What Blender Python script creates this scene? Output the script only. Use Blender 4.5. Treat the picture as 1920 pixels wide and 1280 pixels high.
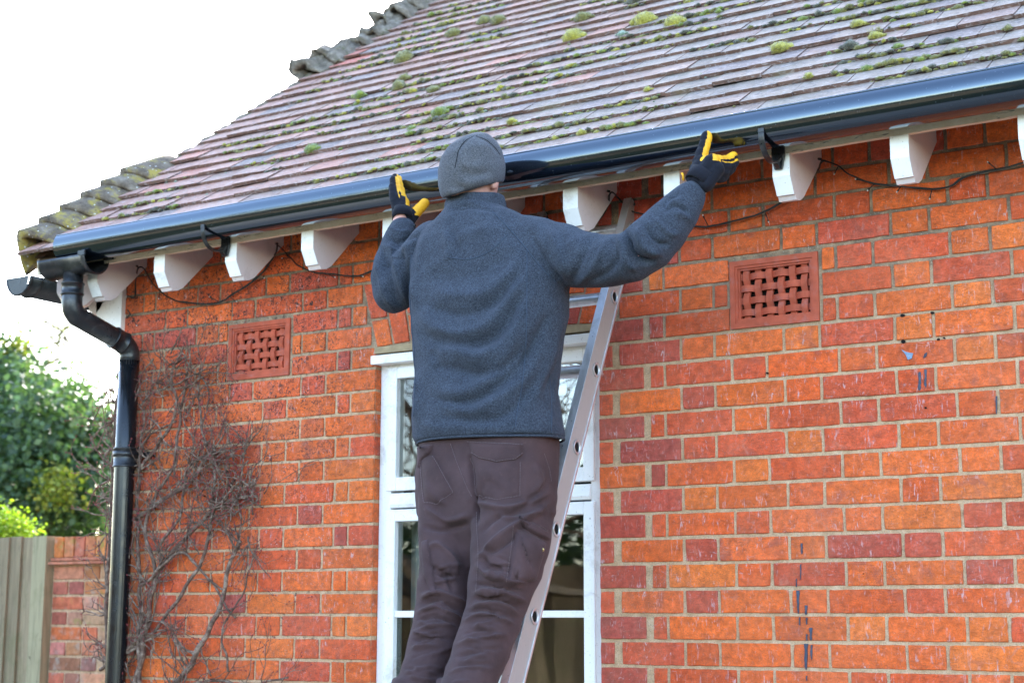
import bpy, bmesh, math, random
import numpy as np
from mathutils import Vector, Matrix, noise as mnoise
from mathutils.bvhtree import BVHTree

for o in list(bpy.data.objects):
    bpy.data.objects.remove(o)
C = bpy.context.scene
COL = C.collection
random.seed(7)
R_ = random.Random(11)

# ------------------------------------------------------------------ camera
CAM = Vector((2.2127, -4.3694, -0.1748))
YAW, PITCH, ROLL, FPX = -0.5648, 0.17296, 0.0028, 3006.7
_F = Vector((math.sin(YAW) * math.cos(PITCH), math.cos(YAW) * math.cos(PITCH), math.sin(PITCH)))
_R0 = Vector((math.cos(YAW), -math.sin(YAW), 0))
_U0 = _R0.cross(_F)
_R = math.cos(ROLL) * _R0 + math.sin(ROLL) * _U0
_U = -math.sin(ROLL) * _R0 + math.cos(ROLL) * _U0
cd = bpy.data.cameras.new('camera')
cam = bpy.data.objects.new('camera', cd)
COL.objects.link(cam)
cam.matrix_world = Matrix(((_R.x, _U.x, -_F.x, CAM.x), (_R.y, _U.y, -_F.y, CAM.y), (_R.z, _U.z, -_F.z, CAM.z), (0, 0, 0, 1)))
cd.sensor_width = 36
cd.lens = FPX / 1920 * 36
cd.clip_end = 2000
cd.dof.use_dof = True
cd.dof.focus_distance = 4.75
cd.dof.aperture_fstop = 4.0
C.camera = cam

def ray(px, py):
    return _F * FPX + _R * (px - 960) + _U * (640 - py)
def atax(px, py, ax, v):
    d = ray(px, py)
    return CAM + d * ((v - CAM[ax]) / d[ax])
def at(px, py, Y=0.0): return atax(px, py, 1, Y)
def atx(px, py, X): return atax(px, py, 0, X)
def atd(px, py, depth): return CAM + ray(px, py) * (depth / FPX)

# ------------------------------------------------------------------ world, sun, exposure
SUN_EL, SUN_AZ = math.radians(30), math.radians(-28)     # azimuth from +y towards +x: behind the house, to the left
w = bpy.data.worlds.new('World')
C.world = w
w.use_nodes = True
nt = w.node_tree
bg = nt.nodes['Background']
sky = nt.nodes.new('ShaderNodeTexSky')
sky.sky_type = 'NISHITA'
sky.sun_disc = False
sky.sun_elevation = SUN_EL
sky.sun_rotation = SUN_AZ
sky.air_density = 1.0
sky.dust_density = 1.0
sky.ozone_density = .4
nt.links.new(sky.outputs[0], bg.inputs[0])
bg.inputs[1].default_value = 0.13
sl = bpy.data.lights.new('sun', 'SUN')
sl.energy = .9
sl.angle = math.radians(10)
sl.color = (1.0, 0.95, 0.88)
sun = bpy.data.objects.new('sun', sl)
COL.objects.link(sun)
sd = Vector((math.sin(SUN_AZ) * math.cos(SUN_EL), math.cos(SUN_AZ) * math.cos(SUN_EL), math.sin(SUN_EL)))
sun.rotation_euler = sd.to_track_quat('Z', 'Y').to_euler()
C.view_settings.view_transform = 'Standard'
C.view_settings.look = 'None'
C.view_settings.gamma = 1
C.view_settings.exposure = 3.27

# ------------------------------------------------------------------ helpers
class MB:
    def __init__(s):
        s.v = []; s.f = []; s.m = []; s.c = []; s.sm = []
    def add(s, vs, fs, mi=0, col=(1, 1, 1), smooth=False):
        b = len(s.v)
        s.v += [tuple(p) for p in vs]
        s.c += [col] * len(vs) if not isinstance(col, list) else col
        for f in fs:
            s.f.append([b + i for i in f]); s.m.append(mi); s.sm.append(smooth)
        return b
    def box(s, x0, x1, y0, y1, z0, z1, mi=0, col=(1, 1, 1)):
        vs = [(x, y, z) for z in (z0, z1) for y in (y0, y1) for x in (x0, x1)]
        s.add(vs, [(0, 2, 3, 1), (4, 5, 7, 6), (0, 1, 5, 4), (2, 6, 7, 3), (0, 4, 6, 2), (1, 3, 7, 5)], mi, col)
    def quad(s, a, b, c, d, mi=0, col=(1, 1, 1)):
        s.add([a, b, c, d], [(0, 1, 2, 3)], mi, col)
    def prism(s, prof, ax, a, b, mi=0, col=(1, 1, 1)):
        # prof: list of 2D points in the other two axes; extruded along ax from a to b
        n = len(prof)
        def P(t, q):
            r = [0, 0, 0]; r[ax] = t
            o = [i for i in range(3) if i != ax]
            r[o[0]] = q[0]; r[o[1]] = q[1]
            return tuple(r)
        vs = [P(a, q) for q in prof] + [P(b, q) for q in prof]
        fs = [tuple(range(n)), tuple(range(2 * n - 1, n - 1, -1))] + [(i, i + n, (i + 1) % n + n, (i + 1) % n) for i in range(n)]
        s.add(vs, fs, mi, col)
    def tube(s, pts, rad, seg=8, mi=0, col=(1, 1, 1), cap=True, smooth=True, flat=1.0, up=None):
        pts = [Vector(p) for p in pts]
        n = len(pts)
        if not hasattr(rad, '__len__'): rad = [rad] * n
        prev = None; vs = []
        for i, p in enumerate(pts):
            t = (pts[min(i + 1, n - 1)] - pts[max(i - 1, 0)])
            t = t.normalized() if t.length > 1e-9 else Vector((0, 0, 1))
            if prev is None:
                a = Vector(up) if up is not None else (Vector((0, 0, 1)) if abs(t.z) < .9 else Vector((1, 0, 0)))
                u = (a - t * a.dot(t)).normalized()
            else:
                u = (prev - t * prev.dot(t)).normalized()
            prev = u; v = t.cross(u)
            for k in range(seg):
                an = 2 * math.pi * k / seg
                vs.append(p + (u * math.cos(an) * flat + v * math.sin(an)) * rad[i])
        fs = [(i * seg + k, i * seg + (k + 1) % seg, (i + 1) * seg + (k + 1) % seg, (i + 1) * seg + k) for i in range(n - 1) for k in range(seg)]
        if cap:
            fs += [tuple(range(seg - 1, -1, -1)), tuple((n - 1) * seg + k for k in range(seg))]
        s.add(vs, fs, mi, col, smooth)
    def build(s, name, mats, parent=None, fix=True):
        me = bpy.data.meshes.new(name)
        me.from_pydata(s.v, [], s.f)
        if not isinstance(mats, (list, tuple)): mats = [mats]
        for m in mats: me.materials.append(m)
        me.polygons.foreach_set('material_index', s.m)
        me.polygons.foreach_set('use_smooth', s.sm)
        at_ = me.color_attributes.new('Col', 'FLOAT_COLOR', 'POINT')
        arr = np.ones((len(s.v), 4), np.float32); arr[:, :3] = np.array(s.c, np.float32)
        at_.data.foreach_set('color', arr.ravel())
        if fix:
            bm = bmesh.new(); bm.from_mesh(me)
            bmesh.ops.recalc_face_normals(bm, faces=bm.faces)
            bm.to_mesh(me); bm.free()
        me.update()
        o = bpy.data.objects.new(name, me)
        COL.objects.link(o)
        if parent: o.parent = parent
        return o

def tag(o, label=None, cat=None, group=None, kind=None):
    if label: o['label'] = label
    if cat: o['category'] = cat
    if group: o['group'] = group
    if kind: o['kind'] = kind
    return o
def empty(name, loc=(0, 0, 0)):
    o = bpy.data.objects.new(name, None)
    o.empty_display_size = .1
    COL.objects.link(o)
    return o

class NB:
    def __init__(s, name):
        s.mat = bpy.data.materials.new(name); s.mat.use_nodes = True
        s.nt = s.mat.node_tree; s.p = s.nt.nodes['Principled BSDF']
        s.tc = s.nt.nodes.new('ShaderNodeTexCoord').outputs['Object']
    def set(s, **k):
        names = dict(base='Base Color', rough='Roughness', metal='Metallic', spec='Specular IOR Level', sheen='Sheen Weight',
                     sheenr='Sheen Roughness', coat='Coat Weight', coatr='Coat Roughness', trans='Transmission Weight', ior='IOR',
                     normal='Normal', sss='Subsurface Weight', sheent='Sheen Tint', alpha='Alpha')
        for a, v in k.items(): s.into(s.p.inputs[names[a]], v)
        return s
    def into(s, inp, v):
        if isinstance(v, bpy.types.NodeSocket): s.nt.links.new(v, inp)
        elif isinstance(v, (tuple, list)) and len(v) == 3 and inp.type == 'RGBA': inp.default_value = (*v, 1)
        else: inp.default_value = v
    def attr(s, name='Col'):
        n = s.nt.nodes.new('ShaderNodeAttribute'); n.attribute_name = name; return n.outputs['Color']
    def map(s, scale=(1, 1, 1), rot=(0, 0, 0), vec=None):
        n = s.nt.nodes.new('ShaderNodeMapping'); s.into(n.inputs[0], vec or s.tc)
        n.inputs['Scale'].default_value = scale; n.inputs['Rotation'].default_value = rot
        return n.outputs[0]
    def noise(s, scale=5, detail=4, rough=.55, dist=0, vec=None, col=False):
        n = s.nt.nodes.new('ShaderNodeTexNoise'); s.into(n.inputs['Vector'], vec or s.tc)
        n.inputs['Scale'].default_value = scale; n.inputs['Detail'].default_value = detail
        n.inputs['Roughness'].default_value = rough; n.inputs['Distortion'].default_value = dist
        return n.outputs[1 if col else 0]
    def voro(s, scale=5, feat='F1', out=0, vec=None, rnd=1.0):
        n = s.nt.nodes.new('ShaderNodeTexVoronoi'); n.feature = feat; s.into(n.inputs['Vector'], vec or s.tc)
        n.inputs['Scale'].default_value = scale; n.inputs['Randomness'].default_value = rnd
        return n.outputs[out]
    def ramp(s, fac, stops, interp='LINEAR'):
        n = s.nt.nodes.new('ShaderNodeValToRGB'); s.into(n.inputs[0], fac); r = n.color_ramp; r.interpolation = interp
        while len(r.elements) < len(stops): r.elements.new(.5)
        for e, (p, c) in zip(r.elements, stops):
            e.position = p; e.color = (*c, 1) if isinstance(c, tuple) else (c, c, c, 1)
        return n.outputs[0]
    def mix(s, fac, a, b, mode='MIX'):
        n = s.nt.nodes.new('ShaderNodeMix'); n.data_type = 'RGBA'; n.blend_type = mode; n.clamp_factor = True
        s.into(n.inputs[0], fac); s.into(n.inputs[6], a); s.into(n.inputs[7], b); return n.outputs[2]
    def math(s, op, a, b=0.0, clamp=False):
        n = s.nt.nodes.new('ShaderNodeMath'); n.operation = op; n.use_clamp = clamp
        s.into(n.inputs[0], a); s.into(n.inputs[1], b); return n.outputs[0]
    def sep(s, i, vec=None):
        n = s.nt.nodes.new('ShaderNodeSeparateXYZ'); s.into(n.inputs[0], vec or s.tc); return n.outputs[i]
    def mr(s, v, a, b, c=0.0, d=1.0):
        n = s.nt.nodes.new('ShaderNodeMapRange'); s.into(n.inputs[0], v)
        for i, q in enumerate((a, b, c, d)): n.inputs[i + 1].default_value = q
        return n.outputs[0]
    def bump(s, h, strength=.5, dist=.002, normal=None):
        n = s.nt.nodes.new('ShaderNodeBump'); s.into(n.inputs['Height'], h)
        n.inputs['Strength'].default_value = strength; n.inputs['Distance'].default_value = dist
        if normal: s.into(n.inputs['Normal'], normal)
        return n.outputs[0]

# ------------------------------------------------------------------ materials
def mat_brick():
    b = NB('brick')
    c = b.attr()
    c = b.mix(.85, c, b.ramp(b.noise(38, 5, .65), [(.3, .55), (.5, .98), (.72, 1.4)]), 'MULTIPLY')
    crk = b.ramp(b.noise(1, 6, .7, 2.2, b.map((26, 26, 70))), [(.47, 0.0), (.5, .75), (.53, 0.0)])
    c = b.mix(b.math('MULTIPLY', crk, b.ramp(b.noise(8, 3), [(.48, 0.0), (.6, 1.0)])), c, (.20, .045, .02))
    c = b.mix(b.ramp(b.noise(9, 3, .6, .6), [(.60, 0.0), (.70, .5)]), c, (.30, .075, .055))
    c = b.mix(b.ramp(b.noise(300, 2, .6), [(.35, .35), (.5, 0.0)]), c, (.16, .04, .025))
    # grey-lilac scratches where the creeper was pulled off
    big = b.ramp(b.noise(5.5, 3, .6), [(.34, 0.0), (.60, 1.0)])
    per = b.noise(21, 2, .6)                                          # breaks the marks up from brick to brick
    for (sc, rot, th, am) in (((95, 95, 20), .15, .60, .8), ((110, 110, 26), -.55, .63, .6), ((34, 34, 110), .7, .63, .55), ((160, 160, 60), 1.1, .65, .5)):
        st = b.noise(1, 4, .62, 1.3, b.map(sc, (0, rot, 0)))
        m = b.math('MULTIPLY', b.math('MULTIPLY', b.ramp(st, [(th, 0.0), (th + .05, 1.0)]), big), b.ramp(per, [(.40, .1), (.6, 1.0)]))
        c = b.mix(b.math('MULTIPLY', m, am), c, (.60, .47, .48))
    c = b.mix(b.math('MULTIPLY', b.ramp(b.noise(17, 5, .7, 1.0), [(.60, 0.0), (.72, .5)]), 1.0), c, (.50, .20, .14))
    c = b.mix(b.ramp(b.noise(3.4, 5, .7, .5), [(.42, .0), (.70, .16)]), c, (.62, .28, .16))
    # dark sucker marks and soot, heavy on the left-hand part and up under the eaves
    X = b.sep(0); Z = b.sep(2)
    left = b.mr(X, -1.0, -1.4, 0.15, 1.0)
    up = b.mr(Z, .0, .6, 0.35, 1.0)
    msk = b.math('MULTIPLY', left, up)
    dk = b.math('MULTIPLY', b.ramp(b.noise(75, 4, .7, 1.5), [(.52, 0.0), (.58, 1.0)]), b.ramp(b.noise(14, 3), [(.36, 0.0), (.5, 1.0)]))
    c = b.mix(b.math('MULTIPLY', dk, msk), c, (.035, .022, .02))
    # white specks
    sp = b.math('LESS_THAN', b.voro(95), .13)
    sp = b.math('MULTIPLY', sp, b.ramp(b.noise(12, 2), [(.5, 0.0), (.6, 1.0)]))
    low = b.mr(X, -1.0, -1.2, .35, 1.0)
    c = b.mix(b.math('MULTIPLY', sp, low), c, (.55, .47, .44))
    b.set(base=c, rough=b.ramp(b.noise(50, 3), [(.3, .5), (.7, .85)]), spec=.35)
    h = b.math('ADD', b.noise(90, 6, .65), b.math('MULTIPLY', b.ramp(b.noise(1, 5, .6, 2.0, b.map((25, 25, 60))), [(.45, 1.0), (.5, 0.0), (.55, 1.0)]), .35))
    b.set(normal=b.bump(h, .7, .0026))
    return b.mat
def mat_mortar():
    b = NB('mortar')
    c = b.ramp(b.noise(30, 5, .7), [(.3, (.42, .262, .145)), (.5, (.56, .365, .215)), (.7, (.65, .46, .30))])
    c = b.mix(b.ramp(b.noise(260, 2), [(.35, .5), (.5, 0.0)]), c, (.2, .15, .1))
    # older grey, sooty pointing in the top courses, with eaves shade painted in
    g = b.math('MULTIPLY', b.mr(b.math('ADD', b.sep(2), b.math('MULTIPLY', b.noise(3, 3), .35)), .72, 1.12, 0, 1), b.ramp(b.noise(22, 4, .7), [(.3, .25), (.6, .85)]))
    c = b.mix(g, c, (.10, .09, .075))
    c = b.mix(b.math('MULTIPLY', b.ramp(b.noise(55, 4, .7), [(.55, 0.0), (.66, .8)]), b.mr(b.sep(0), -.9, -1.4, .1, 1)), c, (.05, .04, .035))
    sp = b.math('LESS_THAN', b.voro(140), .16)
    c = b.mix(b.math('MULTIPLY', sp, .5), c, (.65, .6, .52))
    b.set(base=c, rough=.95, spec=.2)
    b.set(normal=b.bump(b.noise(220, 5, .7), .8, .003))
    return b.mat
def mat_tile():
    b = NB('clay_roof_tile')
    c = b.attr()
    c = b.mix(.8, c, b.ramp(b.noise(14, 5, .65, .4), [(.3, .72), (.5, 1.0), (.72, 1.25)]), 'MULTIPLY')
    sw = b.noise(1, 5, .65, 2.2, b.map((28, 60, 60), (0, 0, .5)))
    c = b.mix(b.ramp(sw, [(.52, 0.0), (.62, .6)]), c, (.42, .36, .35))
    c = b.mix(b.ramp(b.noise(45, 4, .7), [(.55, 0.0), (.66, .65)]), c, (.10, .085, .085))
    c = b.mix(b.ramp(b.noise(6, 4, .6), [(.6, 0.0), (.72, .35)]), c, (.16, .15, .08))
    b.set(base=c, rough=b.ramp(b.noise(30, 4), [(.3, .58), (.7, .82)]), spec=.28)
    b.set(normal=b.bump(b.math('ADD', b.noise(60, 6, .7), sw), .6, .0035))
    return b.mat
def mat_plain(name, col, rough=.5, spec=.5, var=.15, scale=20, bump=.2, bd=.001, metal=0.0, dirt=None, dirtamt=.5, dscale=12):
    b = NB(name)
    c = b.mix(1.0, col, b.ramp(b.noise(scale, 5, .6), [(.3, 1 - var), (.7, 1 + var)]), 'MULTIPLY')
    if dirt: c = b.mix(b.ramp(b.noise(dscale, 5, .7, .5), [(.52, 0.0), (.68, dirtamt)]), c, dirt)
    b.set(base=c, rough=b.ramp(b.noise(scale * 1.7, 3), [(.3, max(0, rough - .08)), (.7, min(1, rough + .08))]), spec=spec, metal=metal)
    if bump: b.set(normal=b.bump(b.noise(scale * 6, 4, .65), bump, bd))
    return b.mat
def mat_gutter():
    b = NB('black_gutter_plastic')
    dust = b.ramp(b.noise(1, 5, .7, .8, b.map((4, 26, 26))), [(.5, 0.0), (.75, .35)])
    sp = b.math('MULTIPLY', b.math('LESS_THAN', b.voro(60), .1), .6)
    c = b.mix(dust, (.003, .004, .006), (.013, .014, .018))
    c = b.mix(sp, c, (.10, .10, .10))
    b.set(base=c, rough=b.ramp(b.noise(1, 5, .7, .3, b.map((3, 60, 60))), [(.35, .08), (.7, .18)]), spec=.8, ior=1.62, coat=1.0, coatr=.08); b.p.inputs['Specular Tint'].default_value = (.7, .86, 1, 1); b.p.inputs['Coat Tint'].default_value = (.8, .9, 1, 1)
    b.set(normal=b.bump(b.noise(1, 2, .5, 0, b.map((2.0, 14, 14))), .12, .004))
    return b.mat
def mat_paint(name='white_gloss_paint', col=(.78, .78, .80), dirt=(.34, .29, .22), amt=.5):
    b = NB(name)
    c = b.mix(b.ramp(b.noise(9, 5, .7, .3), [(.55, 0.0), (.75, amt)]), col, dirt)
    c = b.mix(b.ramp(b.noise(130, 3, .7), [(.64, 0.0), (.7, .5)]), c, (.2, .18, .15))
    b.set(base=c, rough=.45, spec=.4)
    b.set(normal=b.bump(b.noise(1, 4, .6, .5, b.map((40, 40, 9))), .35, .002))
    return b.mat
def mat_eaves_board():
    b = NB('weathered_cream_paint')
    c = b.ramp(b.noise(24, 6, .75, .4), [(.22, (.36, .27, .17)), (.38, (.76, .62, .44)), (.7, (.88, .76, .60))])
    c = b.mix(b.ramp(b.noise(1, 4, .7, 1.0, b.map((14, 60, 60))), [(.6, 0.0), (.68, .8)]), c, (.06, .045, .035))
    b.set(base=c, rough=.85)
    b.set(normal=b.bump(b.noise(1, 6, .75, .6, b.map((30, 120, 120))), .9, .004))
    return b.mat
BRICK = mat_brick(); MORTAR = mat_mortar(); TILE = mat_tile(); GUT = mat_gutter()
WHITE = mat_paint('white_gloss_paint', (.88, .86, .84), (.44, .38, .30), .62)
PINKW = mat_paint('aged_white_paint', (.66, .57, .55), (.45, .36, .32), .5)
BOARD = mat_eaves_board()
TERRA = mat_plain('red_terracotta', (.43, .088, .045), .75, .3, .2, 25, .5, .002, dirt=(.34, .18, .17), dirtamt=.4, dscale=30)
DARK = mat_plain('dark_void', (.01, .009, .008), .9, .2, .1, 5, 0)
BLACKP = mat_plain('black_plastic', (.012, .013, .015), .34, .5, .3, 30, .2, .001, dirt=(.10, .09, .085), dirtamt=.4, dscale=18)
WIRE = mat_plain('black_green_cable', (.010, .016, .015), .45, .5, .2, 60, 0)
STEEL = mat_plain('zinc_screw', (.5, .48, .42), .35, .5, .2, 100, 0, metal=1)

# ------------------------------------------------------------------ brick wall
ORANGE = [(.70, .155, .026), (.68, .128, .020), (.66, .120, .020), (.64, .105, .020), (.68, .132, .022), (.60, .092, .022), (.58, .086, .022), (.66, .125, .028)]
REDS = [(.55, .082, .032), (.58, .088, .030), (.50, .080, .042)]
def brick_col(x, z, rnd, dark=0.0):
    t = rnd.random()
    if t < dark: c = rnd.choice([(.42, .066, .044), (.46, .068, .040), (.38, .064, .048)]) if rnd.random() < .75 else rnd.choice(REDS)
    elif t < dark + .13: c = rnd.choice(REDS)
    else: c = rnd.choice(ORANGE)
    k = rnd.uniform(.9, 1.14)
    return (min(.82, c[0] * k * 1.08), c[1] * k, c[2] * k * .9)
def brick(mb, u0, u1, v0, v1, depth, rnd, col, frame, mi=0, jit=.0011):
    # one rounded, slightly chipped brick face with sides; frame maps (u, v, w) to 3D, w points out of the wall
    L = u1 - u0; H = v1 - v0
    nl = max(2, int(L / .018)); nh = max(2, int(H / .018))
    pts = []
    r = .004
    for i in range(nl + 1): pts.append([u0 + L * i / nl, v0])
    for i in range(1, nh + 1): pts.append([u1, v0 + H * i / nh])
    for i in range(1, nl + 1): pts.append([u1 - L * i / nl, v1])
    for i in range(1, nh): pts.append([u0, v1 - H * i / nh])
    cu, cv = (u0 + u1) / 2, (v0 + v1) / 2
    n = len(pts); tilt = (rnd.uniform(-.002, .002) / max(L, .05), rnd.uniform(-.001, .001) / H, rnd.uniform(-.0012, .0016))
    seed = rnd.random() * 100
    ring = []
    for p in pts:
        a, b_ = p
        corner = (a in (u0, u1)) and (b_ in (v0, v1))
        k = .0012 if corner else 0
        j = mnoise.noise(Vector((a * 45 + seed, b_ * 45, seed))) * .0024 + rnd.uniform(-jit, jit) * .9
        du = (a - cu); dv = (b_ - cv)
        if abs(abs(du) - L / 2) < 1e-6: a -= math.copysign(k + max(j, -.0012), du)
        if abs(abs(dv) - H / 2) < 1e-6: b_ -= math.copysign(k + max(j, -.0012), dv)
        ring.append((a, b_))
    def wv(a, b_): return tilt[0] * (a - cu) + tilt[1] * (b_ - cv) + tilt[2]
    vs = []
    for a, b_ in ring: vs.append(frame(a, b_, -depth))
    for a, b_ in ring: vs.append(frame(a, b_, wv(a, b_) - .0016 - .0006 * rnd.random()))
    for a, b_ in ring:
        ia = cu + (a - cu) * (1 - .0034 / L * 1.0); ib = cv + (b_ - cv) * (1 - .0034 / H)
        vs.append(frame(ia, ib, wv(a, b_)))
    vs.append(frame(cu, cv, tilt[2] + .0004))
    fs = []
    for k in range(2):
        for i in range(n):
            j = (i + 1) % n
            fs.append((k * n + i, k * n + j, (k + 1) * n + j, (k + 1) * n + i))
    for i in range(n): fs.append((2 * n + i, 2 * n + (i + 1) % n, 3 * n))
    mb.add(vs, fs, mi, col)

XC, XL, XR_ = -2.348, -1.115, -0.232       # wall corner, window opening
CH = .0763                                 # course height
G = -1.75                                  # ground level
AIR = [(-1.797, -1.497, .690, .905), (.222, .512, .690, .905)]
ZWT = 18 * CH
def row_bricks(k):
    """(u0,u1,dark) along course k (bottom at k*CH) for the garden-front wall"""
    out = []
    odd = k % 2 != 0
    j = .0086
    # left part, measured from the opening edge
    if not odd: e = [0, .2195, .332, .557, .6695, .8945, 1.007, 1.233]
    else: e = [0, .1075, .170, .395, .5075, .7325, .845, 1.063, 1.1255, 1.233]
    for i in range(len(e) - 1):
        a = XL - e[i + 1] + (j / 2 if i < len(e) - 2 else 0); b = XL - e[i] - (j / 2 if i else 0)
        out.append((a, b, 0.05))
    # right part
    if odd:
        out += [(XR_, -.074, 1.0 if R_.random() < .8 else .3), (-.050, -.005, .5)]
        x = 0.0; i = 0
    else:
        out += [(XR_, -.184, .95), (-.158, .051, .35)]
        x = .056; i = 1
    while x < 3.3:
        wd = .225 if i % 2 == 0 else .1125
        if x > .89 and x < 1.02 and k == -1: wd = .135
        out.append((x + j / 2, x + wd - j / 2, .025))
        x += wd; i += 1
    return out
def front(u, v, w_): return (u, -w_, v)
house = empty('brick_house')
tag(house, 'orange brick house with clay tiled roof, white window and white rafter feet', 'house')
mb = MB()
ARCH = (XL - .062, XR_ + .062, 10 * CH - .008, 13 * CH)   # flat arch of upright bricks
def cut(u0, u1, rects):
    segs = [(u0, u1)]
    for a, b in rects:
        ns = []
        for s0, s1 in segs:
            if b <= s0 or a >= s1: ns.append((s0, s1)); continue
            if a - s0 > .03: ns.append((s0, a - .007))
            if s1 - b > .03: ns.append((b + .007, s1))
        segs = ns
    return segs
for k in range(-23, 18):
    z0 = k * CH; z1 = z0 + CH
    rects = []
    for a in AIR:
        if z1 > a[2] + .02 and z0 < a[3] - .02: rects.append((a[0], a[1]))
    if 10 <= k < 13:
        t = (k - 10 + .5) / 3 * .062
        rects.append((XL - t - .004, XR_ + t + .004))
    for u0, u1, dk in row_bricks(k):
        inner = k >= 10
        ok = cut(u0, u1, rects)
        if k >= 13 and abs(u1 - XL) < .02:    # courses run on over the arch
            ok = [(u0, u1)]
        for a, b in ok:
            dep = .10 if (abs(a - XR_) < .001 or abs(b - XL) < .001 or abs(a - XC) < .001) else .016
            brick(mb, a, b, z0 + .0046 + R_.uniform(-.0012, .0008), z1 - .0046 + R_.uniform(-.0008, .0010), dep, R_, brick_col(a, z0, R_, dk), front)
    if k >= 13:
        x = XL + .01
        while x < XR_ - .02:
            wd = .215 if R_.random() < .6 else .1025
            b = min(x + wd, XR_ - .01)
            if b - x > .03: brick(mb, x, b, z0 + .0055, z1 - .0055, .016, R_, brick_col(x, z0, R_, .1), front)
            x += wd + .01
for k in range(-23, -14):        # brickwork under the window sill
    x = XL - .0; i = k % 2
    while x < XR_ - .01:
        wd = .225 if (i % 2 == 0) else .1125
        b = min(x + wd, XR_)
        if b - x > .03: brick(mb, x + .004, b - .004, k * CH + .0046, (k + 1) * CH - .0046, .016, R_, brick_col(x, 0, R_, .05), front)
        x += wd; i += 1
mb.quad((XL, .0046, -23 * CH), (XR_, .0046, -23 * CH), (XR_, .0046, -14 * CH), (XL, .0046, -14 * CH), 1)
# flat arch: upright, slightly splayed bricks
nS = 12
for i in range(nS):
    t0, t1 = i / nS, (i + 1) / nS
    bot0 = XL + .003 + (XR_ - XL - .006) * t0; bot1 = XL + .003 + (XR_ - XL - .006) * t1
    top0 = ARCH[0] + (ARCH[1] - ARCH[0]) * t0; top1 = ARCH[0] + (ARCH[1] - ARCH[0]) * t1
    z0, z1 = ARCH[2], ARCH[3] - .006
    parts = [(z0 + .004, z0 + .098), (z0 + .106, z1)] if i % 2 == 0 else [(z0 + .004, z1 - .10), (z1 - .092, z1)]
    for (a, b) in parts:
        def fr(u, v, w_, bot0=bot0, bot1=bot1, top0=top0, top1=top1):
            q = (v - z0) / (z1 - z0)
            l = bot0 + (top0 - bot0) * q + .004; r = bot1 + (top1 - bot1) * q - .004
            camber = .016 * (1 - ((u + (i) - nS / 2) / (nS / 2)) ** 2) * (1 - q)
            return (l + (r - l) * u, -w_, v + camber)
        # unit-width brick mapped through fr; keep bevel sizes sensible
        W = (bot1 - bot0)
        def fr2(u, v, w_): return fr(u / W, v, w_)
        brick(mb, 0.0, W, a, b, .10, R_, brick_col(0, 0, R_, .05), fr2, jit=.0008)
# mortar body: recessed sheets between, behind the bricks, leaving the openings free
ym = .0045
def msheet(x0, x1, z0, z1): mb.quad((x0, ym, z0), (x1, ym, z0), (x1, ym, z1), (x0, ym, z1), 1)
zs = sorted({-23 * CH, ARCH[2], AIR[0][2] + .008, AIR[0][3] - .008, ZWT})
for a, b in zip(zs, zs[1:]):
    if b - a < 1e-4: continue
    mid = (a + b) / 2
    bl = []
    for q in AIR:
        if q[2] + .008 <= mid <= q[3] - .008: bl.append((q[0] + .008, q[1] - .008))
    if mid < ARCH[2]: bl.append((XL, XR_))
    bl.sort(); x = XC + .003
    for s0, s1 in bl:
        msheet(x, s0, a, b); x = s1
    msheet(x, 3.4, a, b)
# mortar of the reveals, the head and the corner return
mb.quad((XL - .003, ym, G), (XL - .003, .10, G), (XL - .003, .10, ARCH[2]), (XL - .003, ym, ARCH[2]), 1)
mb.quad((XR_ + .003, ym, G), (XR_ + .003, .10, G), (XR_ + .003, .10, ARCH[2]), (XR_ + .003, ym, ARCH[2]), 1)
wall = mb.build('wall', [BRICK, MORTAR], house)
# paint drips, plug holes and knocks on the brick face right of the window
def blot(pts, col, name, y=-.0032, th=.0012):
    mb = MB(); P = [at(a, b_, y) for a, b_ in pts]; n = len(P)
    c = sum(P, Vector()) / n
    mb.add(P + [p + Vector((0, .004, 0)) for p in P] + [c + Vector((0, -th, 0))], [(i, (i + 1) % n, 2 * n) for i in range(n)] + [(i, i + n, (i + 1) % n + n, (i + 1) % n) for i in range(n)])
    return mb.build(name, col, house)
PAINT = mat_plain('slate_blue_paint', (.045, .055, .085), .5, .4, .3, 60, .2)
PALEP = mat_plain('pale_blue_paint', (.22, .30, .42), .6, .3, .3, 60, .2)
def drip(x, y0, y1, w0, w1):
    rr = random.Random(int(x * 7 + y0)); n = 7; L = []; Rr = []
    for i in range(n + 1):
        t = i / n; ww = (w0 + (w1 - w0) * t) * rr.uniform(.7, 1.2) * (1 if i < n else .3); xx = x + rr.uniform(-.5, .5)
        L.append((xx - ww, y0 + (y1 - y0) * t)); Rr.append((xx + ww, y0 + (y1 - y0) * t))
    blot(L + Rr[::-1], PAINT, 'paint_drip')
for a in [(1503, 1018, 1038, 1.6, 1.4), (1501, 1057, 1086, .8, .7), (1493, 1084, 1100, .7, .7), (1496, 1106, 1150, 2.6, 1.4), (1511, 1134, 1152, 2.2, 1.6), (1512, 1157, 1170, 1.2, 1.0), (1499, 1156, 1172, .9, .8), (1520, 1176, 1200, 2.8, 1.8), (1512, 1188, 1200, 1.4, 1.2), (1511, 1206, 1255, 3.4, 1.6), (1521, 1208, 1236, 2.0, 1.2), (1512, 1266, 1276, 1.0, .8), (1724, 697, 732, 2.2, 3.0), (1735, 692, 726, 2.4, 2.2), (1868, 742, 776, 1.4, 1.0)]:
    drip(*a)
blot([(1690, 655), (1700, 660), (1712, 662), (1709, 672), (1702, 674), (1698, 665)], PALEP, 'paint_splash')
blot([(1733, 663), (1738, 660), (1737, 668), (1731, 671)], PAINT, 'paint_splash')
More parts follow.
